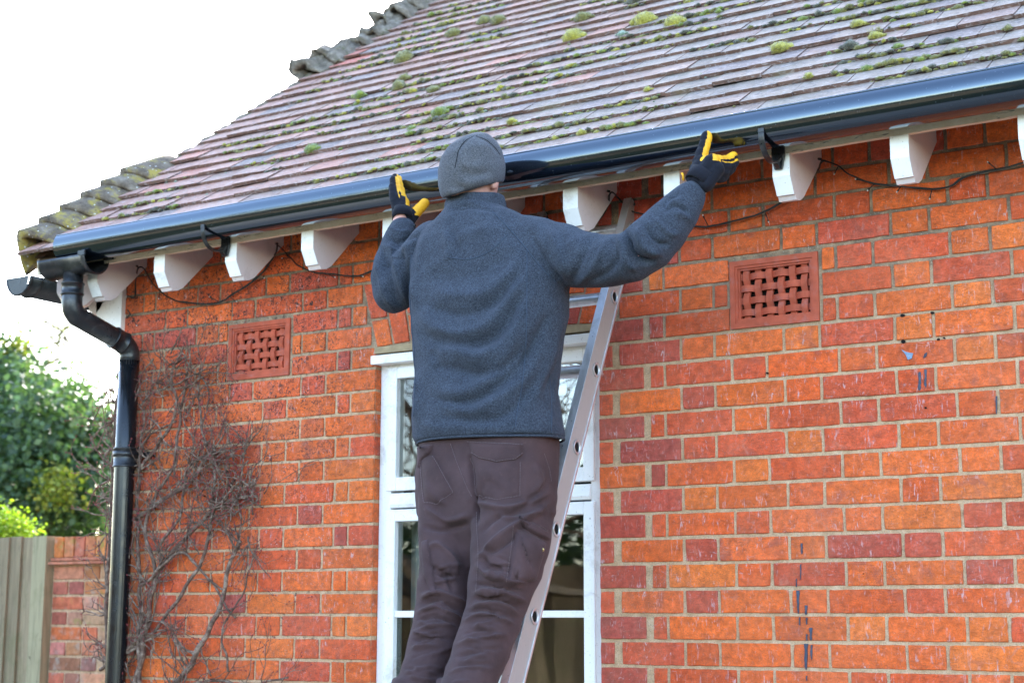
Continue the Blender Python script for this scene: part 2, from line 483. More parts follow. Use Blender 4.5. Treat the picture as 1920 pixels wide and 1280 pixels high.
for (a, b_, r) in [(1692, 591, 6), (1748, 586, 4.5), (1693, 640, 5.5), (1759, 636, 4), (1770, 633, 3), (1438, 699, 3), (1619, 1075, 1.8), (1735, 764, 3)]:
    rr = random.Random(a); blot([(a + r * .75 * math.cos(q) * rr.uniform(.7, 1.2), b_ + r * .75 * math.sin(q) * rr.uniform(.6, 1.0)) for q in [i * .785 for i in range(8)]], DARK, 'plug_hole', -.0028, .0002)
# side wall
mb = MB()
def side(u, v, w_): return (XC - w_ + .0, u, v)
for k in range(-23, 18):
    x = .1; i = k % 2
    if i == 0: x = .11
    while x < 4.0:
        wd = .225 if i % 2 == 0 else .1125
        brick(mb, x + .005, x + wd - .005, k * CH + .0055, (k + 1) * CH - .0055, .012, R_, brick_col(x, 0, R_, .1), side)
        x += wd; i += 1
mb.quad((XC + .0045, .012, -23 * CH), (XC + .0045, 4, -23 * CH), (XC + .0045, 4, ZWT), (XC + .0045, .012, ZWT), 1)
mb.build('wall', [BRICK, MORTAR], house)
# buff mortar fillet between arch and window head
mb = MB()
mb.box(XL - .002, XR_ + .002, -.004, .06, .736, ARCH[2] + .004)
mb.build('mortar_fillet', mat_plain('buff_mortar', (.40, .30, .18), .95, .2, .2, 30, .8, .003), house)

# air bricks: woven terracotta grille in a moulded frame
for (x0, x1, z0, z1) in AIR:
    mb = MB()
    x0 += .004; x1 -= .004; z0 += .004; z1 -= .004
    fw = .030
    for lvl, (o0, o1, yf) in enumerate([(0, .016, -.004), (.016, .024, .000), (.024, .030, .005)]):
        for (a, b, c, d) in [(x0 + o0, x1 - o0, z0 + o0, z0 + o1), (x0 + o0, x1 - o0, z1 - o1, z1 - o0), (x0 + o0, x0 + o1, z0 + o1, z1 - o1), (x1 - o1, x1 - o0, z0 + o1, z1 - o1)]:
            mb.box(a, b, yf, .06, c, d)
    a0, a1, c0, c1 = x0 + .030, x1 - .030, z0 + .030, z1 - .030
    nv, nh_ = 6, 4
    sw, sh = (a1 - a0) / nv, (c1 - c0) / nh_
    for i in range(nv):
        xc = a0 + sw * (i + .5); vs = []
        N = nh_ * 6
        for q in range(N + 1):
            z = c0 + (c1 - c0) * q / N
            y = .011 + .006 * math.cos(math.pi * ((z - c0) / sh - .5 + i))
            vs += [(xc - sw * .26, y, z), (xc + sw * .26, y, z), (xc + sw * .26, y + .010, z), (xc - sw * .26, y + .010, z)]
        mb.add(vs, [(4 * q + e, 4 * q + (e + 1) % 4, 4 * q + 4 + (e + 1) % 4, 4 * q + 4 + e) for q in range(N) for e in range(4)])
    for j in range(nh_):
        zc = c0 + sh * (j + .5); vs = []
        N = nv * 6
        for q in range(N + 1):
            x = a0 + (a1 - a0) * q / N
            y = .011 - .006 * math.cos(math.pi * ((x - a0) / sw - .5 + j))
            vs += [(x, y, zc - sh * .27), (x, y, zc + sh * .27), (x, y + .010, zc + sh * .27), (x, y + .010, zc - sh * .27)]
        mb.add(vs, [(4 * q + e, 4 * q + (e + 1) % 4, 4 * q + 4 + (e + 1) % 4, 4 * q + 4 + e) for q in range(N) for e in range(4)])
    ab = mb.build('air_brick', TERRA, house)
    tag(ab, 'woven red terracotta air brick' )
    mb = MB(); mb.box(x0 + .01, x1 - .01, .031, .075, z0 + .01, z1 - .01); mb.build('vent_duct', DARK, ab)

# ------------------------------------------------------------------ roof
TAN = .8; SEC = math.sqrt(1 + TAN * TAN)
Y0, Z0 = -.30, 1.20
def RP(x, s, h=0.0):
    """roof point: x along the eaves, s up the slope, h above the slope"""
    return Vector((x, Y0 + s / SEC - h * TAN / SEC, Z0 + s * TAN / SEC + h / SEC))
def hipx(s): return -2.565 + .245 * s / SEC
GA = .106
SK = lambda k: .072 + GA * k
rt = random.Random(3)
mb = MB()
for k in range(-1, 32):
    sb = SK(k)
    x = -2.9 + (.0825 if k % 2 else 0) + .033
    while x < 3.5:
        xa, xb = x + .0012, x + .165 - .0012
        x += .165
        s0 = sb + rt.uniform(-.004, .003); s1 = sb + .235
        skew = rt.uniform(-.0012, .0012)
        if xb < hipx(s0) + .03: continue
        lift = rt.uniform(0, .004) + (.006 if rt.random() < .05 else 0)
        la, lb = lift + rt.uniform(-.0015, .0015), lift + rt.uniform(-.0015, .0015)
        ha, hb = .030 + la, .030 + lb
        th = .0125
        x0a = max(xa, hipx(s0)); x1a = max(xa, hipx(s1)); x1b = max(xb, hipx(s1) + .004)
        # colour: pinker to the left and near the eaves, greyer to the right
        g = min(1, max(0, (x0a + 2.3) / 2.6 + rt.uniform(-.35, .35)))
        base = Vector((.44, .265, .235)).lerp(Vector((.30, .268, .258)), g)
        t = rt.random()
        if t < .10: base = Vector((.46, .21, .17)).lerp(Vector((.36, .27, .26)), g)
        elif t < .22: base = Vector((.25, .215, .23))
        if k in (15, 16) and x0a < hipx(s0) + .18: base = Vector((.60, .21, .17))
        base *= rt.uniform(.88, 1.12) * .76; base = Vector((base.x * 1.05, base.y * .93, base.z * .80))
        ed = tuple(q * .55 for q in (.30, .17, .13))  # dark brown edges: some dirt, mostly edge shade put into the colour
        nseg = 4
        top = []; bot = []
        vs = []; cs = []
        for q in range(nseg + 1):
            f = q / nseg
            xx = x0a + (xb - x0a) * f; hh = ha + (hb - ha) * f
            wob = mnoise.noise(Vector((xx * 30, s0 * 20, 3.1))) * .0022
            vs.append(RP(xx, s0 + wob + skew * q, hh)); cs.append(tuple(base))
        for q in range(nseg + 1):
            f = q / nseg
            xx = x1a + (x1b - x1a) * f
            vs.append(RP(xx, s1, .004)); cs.append(tuple(base))
        m = nseg + 1
        fs = [(q, q + 1, m + q + 1, m + q) for q in range(nseg)]
        mb.add(vs, fs, 0, cs)
        # front edge and sides
        ev = [v.copy() for v in vs[:m]]
        low = [RP(p.x, s0 + .001, ha + (hb - ha) * q / nseg - th) for q, p in enumerate(ev)]
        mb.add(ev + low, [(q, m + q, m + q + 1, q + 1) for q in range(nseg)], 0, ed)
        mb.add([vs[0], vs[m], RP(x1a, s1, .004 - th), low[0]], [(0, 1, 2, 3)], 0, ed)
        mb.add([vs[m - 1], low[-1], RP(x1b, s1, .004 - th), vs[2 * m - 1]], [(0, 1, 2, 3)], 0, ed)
# tiles of the steep left-hand slope, same courses
for k in range(-1, 32):
    s0 = SK(k); z0 = Z0 + s0 * TAN / SEC; z1 = z0 + .20 * TAN / SEC * 1.2
    y = Y0 + s0 / SEC + .15
    while y < 6:
        def LP(yy, z, h): return Vector((hipx((z - Z0) / TAN * SEC) - h, yy, z))
        y1 = y + .162
        c = (.40 * rt.uniform(.85, 1.1), .25, .22)
        vs = [LP(y, z0, .018), LP(y1, z0, .018), LP(y1, z1, .004), LP(y, z1, .004), LP(y, z0 + .002, .004), LP(y1, z0 + .002, .004)]
        mb.add(vs, [(0, 1, 2, 3), (0, 4, 5, 1)], 0, c)
        y += .165
roof = mb.build('roof', TILE, house, fix=False)
# roof deck under the tiles (front slope and left slope)
mb = MB()
a, b = 0.0, 3.5
for h in (-.012, -.03):
    mb.quad(RP(hipx(0) + .03, a, h), RP(3.5, a, h), RP(3.5, b, h), RP(hipx(b) + .03, b, h))
p0, p1 = RP(hipx(0) + .03, 0, -.012), RP(hipx(b) + .03, b, -.012)
mb.quad(p0, p1, (p1.x, 6, p1.z), (p0.x, 6, p0.z))
mb.build('roof_boards', mat_plain('old_softwood', (.16, .11, .075), .9, .2, .3, 12, .4, .002), house)

# bonnet hip tiles
def mat_bonnet():
    b = NB('lichened_hip_tile')
    c = b.ramp(b.noise(20, 5, .7), [(.3, (.075, .055, .04)), (.5, (.15, .115, .085)), (.7, (.25, .205, .16))])
    c = b.mix(b.ramp(b.noise(13, 5, .7, .5), [(.50, 0.0), (.62, .85)]), c, (.33, .25, .05))
    c = b.mix(b.ramp(b.noise(34, 4, .7), [(.6, 0.0), (.68, .8)]), c, (.05, .045, .035))
    c = b.mix(b.math('LESS_THAN', b.voro(38), .13), c, (.5, .5, .47))
    b.set(base=c, rough=.9, spec=.25, normal=b.bump(b.noise(70, 6, .75), 1.0, .006))
    return b.mat
BON = mat_bonnet()
def mat_cement():
    b = NB('old_hip_mortar')
    c = b.ramp(b.noise(22, 6, .75), [(.3, (.08, .066, .05)), (.5, (.18, .15, .12)), (.7, (.34, .29, .23))])
    c = b.mix(b.ramp(b.noise(15, 5, .7), [(.56, 0.0), (.64, .8)]), c, (.10, .10, .045))
    c = b.mix(b.ramp(b.noise(9, 4, .7), [(.6, 0.0), (.68, .6)]), c, (.36, .23, .13))
    b.set(base=c, rough=.95, spec=.2, normal=b.bump(b.noise(45, 7, .75), 1.0, .01))
    return b.mat
CEM = mat_cement()
def hip_cap(k, W=.135, H=.058, L=.20, mat=BON, rough=0.0, name='hip_tile', sd=0):
    s0 = SK(k) - .045
    mb = MB(); NA, NL = 16, 5
    vs = []; rr = random.Random(k * 7 + sd)
    for layer in (0, 1):
        for l in range(NL + 1):
            t = l / NL; s = s0 + L * t
            P = RP(hipx(s), s, 0)
            wd = W * (1 - .30 * t); hh = H * (1 - .38 * t) + .012
            for q in range(NA + 1):
                a = -1 + 2 * q / NA                      # -1: main slope side, +1: left slope side
                main = Vector((1, 0, 0)); lft = Vector((-.22, 0, -.97))
                base = P + (main * wd * (-a) if a < 0 else lft * wd * .75 * a)
                arch = hh * (1 - abs(a) ** 2.2)
                up = Vector((-.30, -.42, .86)).normalized()
                p = base + up * (arch + .022 * (1 - t * .6))
                p += Vector((0, -1, 0)) * (.018 * (1 - a * a)) * (1 - t)   # scooped lower lip
                if layer: p -= up * (.014 + .020 * (1 - t) * (1 - a * a))
                if rough:
                    nv = mnoise.noise_vector(Vector((p.x * 22, p.y * 22, p.z * 22))) * rough
                    p += nv
                else:
                    p += mnoise.noise_vector(p * 30) * .0022
                vs.append(p)
    m = NA + 1; n1 = m * (NL + 1); fs = []
    for l in range(NL):
        for q in range(NA):
            fs.append((l * m + q, l * m + q + 1, (l + 1) * m + q + 1, (l + 1) * m + q))
            fs.append((n1 + l * m + q, n1 + (l + 1) * m + q, n1 + (l + 1) * m + q + 1, n1 + l * m + q + 1))
    for q in range(NA):
        fs.append((q, n1 + q, n1 + q + 1, q + 1))
        fs.append((NL * m + q, NL * m + q + 1, n1 + NL * m + q + 1, n1 + NL * m + q))
    for l in range(NL):
        fs.append((l * m, (l + 1) * m, n1 + (l + 1) * m, n1 + l * m))
        fs.append((l * m + NA, n1 + l * m + NA, n1 + (l + 1) * m + NA, (l + 1) * m + NA))
    mb.add(vs, fs, 0, (1, 1, 1), True)
    return mb.build(name, mat, house)
for k in range(0, 6):
    hip_cap(k)
for k in range(15, 31):
    o = hip_cap(k, W=.105 + .03 * math.sin(k * 2.1), H=.050 + .022 * math.sin(k * 1.3), L=.19, mat=CEM, rough=.036, name='hip_mortar')
mb = MB()          # thin lime fillet under the cut tiles of the middle hip
pts = [RP(hipx(s) + .01, s, .012) + Vector((mnoise.noise(Vector((s * 9, 0, 0))) * .012, 0, mnoise.noise(Vector((s * 7, 5, 0))) * .006)) for s in [SK(5) + i * .03 for i in range(38)]]
mb.tube(pts, [.018 + .006 * math.sin(i * 1.7) for i in range(len(pts))], 8)
mb.build('hip_mortar', CEM, house)

# eaves: tilting board, rafter feet, hip rafter, left-hand eaves
mb = MB()
N = 130
vs = []
for i in range(N + 1):
    x = -2.56 + 6.0 * i / N
    w1 = mnoise.noise(Vector((x * 25, 0, 1))) * .0022 + mnoise.noise(Vector((x * 90, 0, 2))) * .0014
    vs += [(x, -.252, 1.134 + w1), (x, -.254, 1.195), (x, -.228, 1.195), (x, -.228, 1.136 + w1)]
mb.add(vs, [(4 * i + e, 4 * i + (e + 1) % 4, 4 * i + 4 + (e + 1) % 4, 4 * i + 4 + e) for i in range(N) for e in range(4)] + [(0, 1, 2, 3), (4 * N + 3, 4 * N + 2, 4 * N + 1, 4 * N)])
mb.build('eaves_board', BOARD, house)
mb = MB()
mb.box(-2.560, -2.536, -.226, 6, 1.134, 1.195)
mb.build('eaves_board', BOARD, house)
PROF = [(-.25, 1.150), (-.25, 1.070), (-.222, 1.021), (-.214, 1.0215), (-.205, 1.008), (-.178, 1.012), (-.160, 1.022), (-.150, 1.028), (.03, 1.205), (.10, 1.275), (.10, 1.40), (-.22, 1.165)]
def rafter(x0, x1):
    mb = MB(); n = len(PROF)
    vs = [(x0, *q) for q in PROF] + [(x1, *q) for q in PROF]
    fs = []; 
    mb.add(vs, [tuple(range(n))], 1); mb.add(vs, [tuple(range(2 * n - 1, n - 1, -1))], 1)
    for i in range(n):
        j = (i + 1) % n
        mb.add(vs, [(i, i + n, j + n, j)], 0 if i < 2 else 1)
    o = mb.build('rafter_foot', [WHITE, PINKW], house)
    bv = o.modifiers.new('b', 'BEVEL'); bv.width = .0015; bv.segments = 1; bv.limit_method = 'ANGLE'
    return o
for i in range(-4, 10):
    x0 = -.559 + .3455 * i
    if x0 < -2.0: continue
    rafter(x0, x0 + .0525)
rafter(-2.283, -2.231)
# rafter feet of the left-hand eaves (run in -x)
for i in range(0, 12):
    y0 = -.02 + .345 * i
    mb = MB(); n = len(PROF)
    vs = [(XC + q[0] * .74, y0, q[1]) for q in PROF] + [(XC + q[0] * .74, y0 + .052, q[1]) for q in PROF]
    for e in range(n):
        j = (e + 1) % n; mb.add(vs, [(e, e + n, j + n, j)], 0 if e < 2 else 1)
    mb.add(vs, [tuple(range(n))], 1); mb.add(vs, [tuple(range(2 * n - 1, n - 1, -1))], 1)
    mb.build('rafter_foot', [WHITE, PINKW], house)
# hip rafter at the corner, cut the same way, set diagonally
mb = MB()
ang = math.radians(45); n = len(PROF); vs = []
for sgn in (-1, 1):
    for q in PROF:
        d = -q[0] * 1.12
        vs.append((XC + .02 - d * .707 + sgn * .030 * .707, .02 - d * .707 - sgn * .030 * .707, q[1]))
for e in range(n):
    j = (e + 1) % n; mb.add(vs, [(e, e + n, j + n, j)], 0 if e < 2 else 1)
mb.add(vs, [tuple(range(n))], 1); mb.add(vs, [tuple(range(2 * n - 1, n - 1, -1))], 1)
mb.build('hip_rafter', [WHITE, PINKW], house)
mb = MB()          # white wall plate end under the corner
mb.add([(XC - .13, -.02, 1.00), (XC + .01, -.02, .90), (XC + .01, -.02, 1.14), (XC - .13, -.02, 1.14), (XC - .13, .10, 1.00), (XC + .01, .10, .90), (XC + .01, .10, 1.14), (XC - .13, .10, 1.14)],
       [(0, 1, 2, 3), (4, 7, 6, 5), (0, 4, 5, 1), (1, 5, 6, 2), (3, 2, 6, 7), (0, 3, 7, 4)])
mb.build('corner_corbel', [WHITE], house)

# ------------------------------------------------------------------ ground
def mat_grass():
    b = NB('lawn')
    c = b.ramp(b.noise(6, 6, .7), [(.3, (.028, .038, .016)), (.5, (.045, .055, .022)), (.7, (.07, .08, .035))])
    b.set(base=c, rough=.9, spec=.2, normal=b.bump(b.noise(60, 5, .8), 1, .02))
    return b.mat
mb = MB()
mb.quad((-400, -400, G), (400, -400, G), (400, 400, G), (-400, 400, G))
tag(mb.build('ground', mat_grass()), kind='structure')
mb = MB()
mb.box(-5, 5, -3.3, -.02, G + .002, G + .045)
tag(mb.build('patio', mat_plain('paving_stone', (.32, .27, .21), .85, .3, .2, 3, .5, .003, dirt=(.2, .18, .14))), kind='structure')
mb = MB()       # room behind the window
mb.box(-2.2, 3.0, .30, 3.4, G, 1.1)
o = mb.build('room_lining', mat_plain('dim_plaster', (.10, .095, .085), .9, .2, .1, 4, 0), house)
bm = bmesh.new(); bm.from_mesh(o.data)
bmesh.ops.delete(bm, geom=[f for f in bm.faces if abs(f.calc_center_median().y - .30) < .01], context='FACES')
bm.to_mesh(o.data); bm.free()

# ------------------------------------------------------------------ window
GLASS = None
def mat_glass():
    b = NB('window_glass')
    nt = b.nt
    gl = nt.nodes.new('ShaderNodeBsdfGlossy'); gl.inputs['Roughness'].default_value = .012
    gl.inputs['Color'].default_value = (1, 1, 1, 1)
    tr = nt.nodes.new('ShaderNodeBsdfTransparent'); tr.inputs['Color'].default_value = (.86, .90, .88, 1)
    lw = nt.nodes.new('ShaderNodeFresnel'); lw.inputs['IOR'].default_value = 1.8
    mx = nt.nodes.new('ShaderNodeMixShader')
    bp_ = b.bump(b.noise(2.2, 2), .08, .02)
    nt.links.new(bp_, gl.inputs['Normal'])
    nt.links.new(lw.outputs[0], mx.inputs[0]); nt.links.new(tr.outputs[0], mx.inputs[1]); nt.links.new(gl.outputs[0], mx.inputs[2])
    nt.links.new(mx.outputs[0], nt.nodes['Material Output'].inputs['Surface'])
    return b.mat
GLASS = mat_glass()
def rect_frame(mb, x0, x1, z0, z1, y0, y1, wl, wr, wb, wt):
    mb.box(x0, x0 + wl, y0, y1, z0, z1); mb.box(x1 - wr, x1, y0, y1, z0, z1)
    mb.box(x0 + wl, x1 - wr, y0 + .0006, y1, z0, z0 + wb); mb.box(x0 + wl, x1 - wr, y0 + .0006, y1, z1 - wt, z1)
def bevel(o, wd=.002, seg=2):
    m = o.modifiers.new('b', 'BEVEL'); m.width = wd; m.segments = seg; m.limit_method = 'ANGLE'
WX0, WX1 = XL - .0, XR_ + .0
WTOP = .700
mb = MB()
zbot = -1.0
xm = (WX0 + WX1) / 2
# outer frame, mullion, transom
ZT0, ZT1 = .205, .265
rect_frame(mb, WX0, WX1, zbot, WTOP, .035, .11, .050, .050, .05, .03)
win = mb.build('window', WHITE, house); bevel(win)
tag(win, 'white painted timber casement window with small top panes')
mb = MB(); mb.prism([(-.012, WTOP - .002), (-.012, .728), (.05, .737), (.05, WTOP - .002)], 0, XL - .012, XR_ + .012)
o = mb.build('head_board', WHITE, win); bevel(o)
mb = MB(); mb.prism([(.030, ZT0), (.024, ZT0 + .012), (.036, ZT1 - .01), (.11, ZT1 - .01), (.11, ZT0)], 0, WX0 + .050, WX1 - .050)
o = mb.build('transom', WHITE, win); bevel(o)
mb = MB(); mb.box(xm - .022, xm + .022, .037, .11, zbot + .05, ZT0 - .0005); mb.box(xm - .022, xm + .022, .037, .11, ZT1 - .008, WTOP - .03)
o = mb.build('mullion', WHITE, win); bevel(o)
def sash(x0, x1, z0, z1, bars, rail=.042, bot=.055):
    mb = MB()
    rect_frame(mb, x0, x1, z0, z1, .026, .07, rail, rail, bot, rail)
    for zb in bars: mb.box(x0 + rail, x1 - rail, .032, .066, zb - .011, zb + .011)
    # putty bevels
    zz = [z0 + bot] + sum([[zb - .011, zb + .011] for zb in bars], []) + [z1 - rail]
    o = mb.build('sash', WHITE, win); bevel(o, .003)
    for a, b_ in zip(zz[::2], zz[1::2]):
        g = MB(); g.quad((x0 + rail - .002, .048, a - .002), (x1 - rail + .002, .048, a - .002), (x1 - rail + .002, .048, b_ + .002), (x0 + rail - .002, .048, b_ + .002))
        g.build('glass_pane', GLASS, win)
for (a, b_) in ((WX0 + .034, xm - .012), (xm + .012, WX1 - .034)):
    sash(a, b_, ZT1 - .002, WTOP - .012, [], rail=.040, bot=.045)
    sash(a, b_, zbot + .06, ZT0 - .006, [-.150, -.150 - .3215], rail=.040)
mb = MB(); mb.box(WX0 - .03, WX1 + .03, -.05, .11, zbot - .05, zbot); o = mb.build('sill', WHITE, win); bevel(o, .004)
def mat_cloth(name, c, tr=.3):
    b = NB(name); b.set(base=c, rough=.9, spec=.1, normal=b.bump(b.noise(300, 2), .2, .001)); return b.mat
mb = MB(); vs = []     # net curtain gathered at the left inside, dark blind at the right
for i in range(41):
    x = WX0 + .02 + .30 * i / 40
    y = .20 + .018 * math.sin(i * 1.25) + .006 * math.sin(i * 3.1)
    vs += [(x, y, zbot), (x, y, .66)]
mb.add(vs, [(2 * i, 2 * i + 2, 2 * i + 3, 2 * i + 1) for i in range(40)], 0, (1, 1, 1), True)
mb.build('curtain', mat_cloth('pale_curtain', (.62, .60, .56)), house)

# ------------------------------------------------------------------ gutters
def half_pipe(path, R, th, a0, a1, seg=24, mats=GUT, lip=.004):
    """open channel along x from path[0] to path[1]; a0..a1 angles in the yz plane (0 = +y, 90 = +z)"""
    mb = MB(); p0, p1 = path; n = 24 if abs(p1[0] - p0[0]) > 1 else 2
    vs = []
    for i in range(n + 1):
        t = i / n
        P = Vector(p0).lerp(Vector(p1), t)
        sag = .0012 * math.sin(t * 9)
        for k in range(seg + 1):
            a = a0 + (a1 - a0) * k / seg
            vs.append((P.x, P.y + math.cos(a) * R, P.z + sag + math.sin(a) * R))
        for k in range(seg + 1):
            a = a1 + (a0 - a1) * k / seg
            vs.append((P.x, P.y + math.cos(a) * (R - th), P.z + sag + math.sin(a) * (R - th)))
    m = 2 * (seg + 1)
    fs = [(i * m + k, i * m + (k + 1) % m, (i + 1) * m + (k + 1) % m, (i + 1) * m + k) for i in range(n) for k in range(m)]
    mb.add(vs, fs, 0, (1, 1, 1), True)
    for i in (0, n):
        for k in range(seg):
            b_ = i * m
            mb.f.append([b_ + k, b_ + k + 1, b_ + m - 2 - k, b_ + m - 1 - k]); mb.m.append(0); mb.sm.append(False)
    # beaded lips
    for a, r in ((a0, R - th / 2), (a1, R - th / 2)):
        pts = [Vector(p0) + Vector((0, math.cos(a) * r, math.sin(a) * r)), Vector(p1) + Vector((0, math.cos(a) * r, math.sin(a) * r))]
        mb.tube(pts, lip, 8)
    return mb
GY, GZ, GR = -.318, 1.1965, .061
ta = math.radians(62)   # tilt: the channel is rolled so that it opens back towards the roof
g = half_pipe([(-2.335, GY, GZ), (3.6, GY, GZ)], GR, .0026, math.pi + ta - math.radians(102), math.pi + ta + math.radians(102 - 24), 40)
gut = g.build('gutter', GUT)
m_ = gut.modifiers.new('e', 'EDGE_SPLIT'); m_.split_angle = math.radians(50)
tag(gut, 'long glossy black half-round gutter held up along the roof edge', 'gutter')
# old gutter of the left-hand eaves (runs back along +y)
mb = MB(); seg = 20; vs = []
for y in (-.30, 4.0):
    for R2 in (.069, .066):
        for k in range(seg + 1):
            a = math.pi + math.pi * k / seg
            vs.append((-2.610 + math.cos(a) * R2, y, 1.122 + math.sin(a) * R2))
m = seg + 1
fs = [(k, k + 1, 2 * m + k + 1, 2 * m + k) for k in range(seg)] + [(m + k, 3 * m + k, 3 * m + k + 1, m + k + 1) for k in range(seg)]
fs += [(0, m, 3 * m, 2 * m), (m - 1, 3 * m - 1, 4 * m - 1, 2 * m - 1)]
fs += [(k, m + k, m + k + 1, k + 1) for k in range(seg)]
mb.add(vs, fs, 0, (1, 1, 1), True)
# stop end, set a little in
mb.add([(-2.610 + math.cos(math.pi + math.pi * k / seg) * .0585, -.298, 1.122 + math.sin(math.pi + math.pi * k / seg) * .0675) for k in range(seg + 1)], [tuple(range(seg + 1))])
for k in range(2):
    mb.tube([(-2.610 + math.cos(math.pi + math.pi * q / seg) * .0705, -.293 + .05 * k, 1.122 + math.sin(math.pi + math.pi * q / seg) * .0705) for q in range(seg + 1)], .004, 6)
sg = mb.build('gutter', BLACKP)
tag(sg, 'short dull black gutter round the corner at far left, seen end-on', 'gutter')

# gutter brackets on the eaves board: C-shaped strap and drilled back plate
def bracket(px, label):
    X = px
    root = empty('gutter_bracket', (X, -.254, 1.16))
    tag(root, label, 'gutter bracket', 'old gutter brackets left on the eaves')
    mb = MB()
    cy, cz, R = -.3145, 1.160, .059
    vs = []; N = 22; w2 = .0085
    for i in range(N + 1):
        a = math.radians(172) + math.radians(160) * i / N
        wd = w2 + .006 * max(0, (i - N * .6) / (N * .4))
        t = .005 + .006 * max(0, (i - N * .5) / (N * .5))
        for (r, s) in ((R, -1), (R, 1), (R + t, 1), (R + t, -1)):
            vs.append((X - .0 + s * wd, cy + math.cos(a) * r, cz + math.sin(a) * r))
    mb.add(vs, [(4 * i + e, 4 * i + (e + 1) % 4, 4 * i + 4 + (e + 1) % 4, 4 * i + 4 + e) for i in range(N) for e in range(4)] + [(0, 1, 2, 3), (4 * N, 4 * N + 3, 4 * N + 2, 4 * N + 1)])
    mb.box(X - w2, X + w2, cy - R - .006, cy - R + .004, cz + .005, cz + .018)       # clip hook at the tip
    o = mb.build('strap', BLACKP, root); o.location = -root.location; bevel(o, .0012, 1)
    mb = MB()
    mb.prism([(X - .020, 1.176), (X - .020, 1.125), (X - .012, 1.088), (X + .012, 1.088), (X + .020, 1.125), (X + .020, 1.176)], 1, -.262, -.2545)
    mb.prism([(-.262, 1.135), (-.262, 1.088), (-.283, 1.098), (-.268, 1.13)], 0, X - .007, X + .007)
    o = mb.build('back_plate', BLACKP, root); o.location = -root.location; bevel(o, .0015, 1)
    for dx, dz, r in ((0, 1.166, .0042), (-.012, 1.160, .0025), (.012, 1.160, .0025), (-.01, 1.150, .0022), (.009, 1.149, .0022)):
        mb = MB(); mb.tube([(X + dx, -.262, dz), (X + dx, -.2655, dz)], r, 10)
        if r > .004:
            mb.tube([(X + dx, -.2655, dz), (X + dx, -.2662, dz)], r * .5, 8, 1)
            o = mb.build('screw', [STEEL, BLACKP], root); o.location = -root.location
        else:
            o = mb.build('screw_hole', DARK, root); o.location = -root.location
bracket(-1.588, 'black gutter bracket at the left, between the downpipe and the climber')
bracket(.500, 'black gutter bracket beside the right glove of the man')

# ------------------------------------------------------------------ downpipe with running outlet
dp = empty('drainpipe', (-2.24, -.06, G))
tag(dp, 'black plastic downpipe with offset bend and outlet at the house corner', 'drainpipe')
def kid(mb, name, mats, root):
    o = mb.build(name, mats, root); o.location = -root.location; return o
OX, OY, OZ = -2.292, -.312, 1.1475
mb = MB(); seg = 24; vs = []
xs_ = [(-2.420, .064), (-2.412, .0655), (-2.404, .0655), (-2.400, .061), (-2.20, .061), (-2.196, .0655), (-2.176, .0665), (-2.172, .063)]
for x, R2 in xs_:
    for k in range(seg + 1):
        a = math.pi + math.pi * k / seg
        vs.append((x, OY + math.cos(a) * R2, OZ + math.sin(a) * R2))
for x, R2 in xs_[::-1]:
    for k in range(seg + 1):
        a = math.pi + math.pi * k / seg
        vs.append((x, OY + math.cos(a) * (R2 - .004), OZ + math.sin(a) * (R2 - .004)))
m = seg + 1; nn = len(xs_) * 2
mb.add(vs, [(i * m + k, i * m + k + 1, ((i + 1) % nn) * m + k + 1, ((i + 1) % nn) * m + k) for i in range(nn) for k in range(seg)], 0, (1, 1, 1), True)
for i in range(len(xs_) - 1):
    for k in (0, seg):
        b_ = 0
        mb.f.append([i * m + k, (i + 1) * m + k, (nn - 2 - i) * m + k, (nn - 1 - i) * m + k]); mb.m.append(0); mb.sm.append(False)
mb.box(-2.20, -2.165, OY - .068, OY - .060, OZ - .006, OZ + .012)
mb.box(-2.41, -2.37, OY + .058, OY + .066, OZ - .03, OZ + .015)
mb.box(-2.185, -2.145, -.268, -.2545, OZ - .004, OZ + .016)
# closed end
mb.add([(-2.418, OY + math.cos(math.pi + math.pi * k / seg) * .063, OZ + math.sin(math.pi + math.pi * k / seg) * .063) for k in range(seg + 1)], [tuple(range(seg + 1))])
kid(mb, 'outlet', BLACKP, dp)
mb = MB(); mb.tube([(-2.160, -.268, OZ + .006), (-2.160, -.271, OZ + .006)], .005, 10); kid(mb, 'screw', STEEL, dp)
def rings(mb, c, axis, r, offs):
    for o_ in offs:
        p = Vector(c) + Vector(axis).normalized() * o_
        a = Vector(axis).normalized()
        mb.tube([p - a * .0022, p + a * .0022], r, 24)
mb = MB()
PR = .038
def arc(p, d0, d1, r, n=10):
    """bend starting at p, turning from direction d0 to d1 with radius r"""
    d0, d1 = Vector(d0).normalized(), Vector(d1).normalized()
    ax = d0.cross(d1).normalized(); th = d0.angle(d1); side = ax.cross(d0)
    c = Vector(p) + side * r
    return [c + Matrix.Rotation(th * i / n, 3, ax) @ (Vector(p) - c) for i in range(n + 1)]
bx, by = -2.243, -.058
top = Vector((OX, OY, OZ - .050)); a_end = Vector((bx, by, .80))
dz = Vector((0, 0, -1))
p_start = Vector((OX, OY, .985)); p_end = Vector((bx, by, .815))
dd = (p_end - p_start); dd = (dd + Vector((0, 0, .035))).normalized()
b1 = arc(p_start, dz, dd, .055)
b2r = arc(p_end, -dz, -dd, .055)[::-1]
path = [top] + b1 + b2r + [Vector((bx, by, .78))]
mb.tube(path, [PR - .002] + [PR] * (len(path) - 1), 24)
kid(mb, 'offset_bend', BLACKP, dp)
mb = MB()
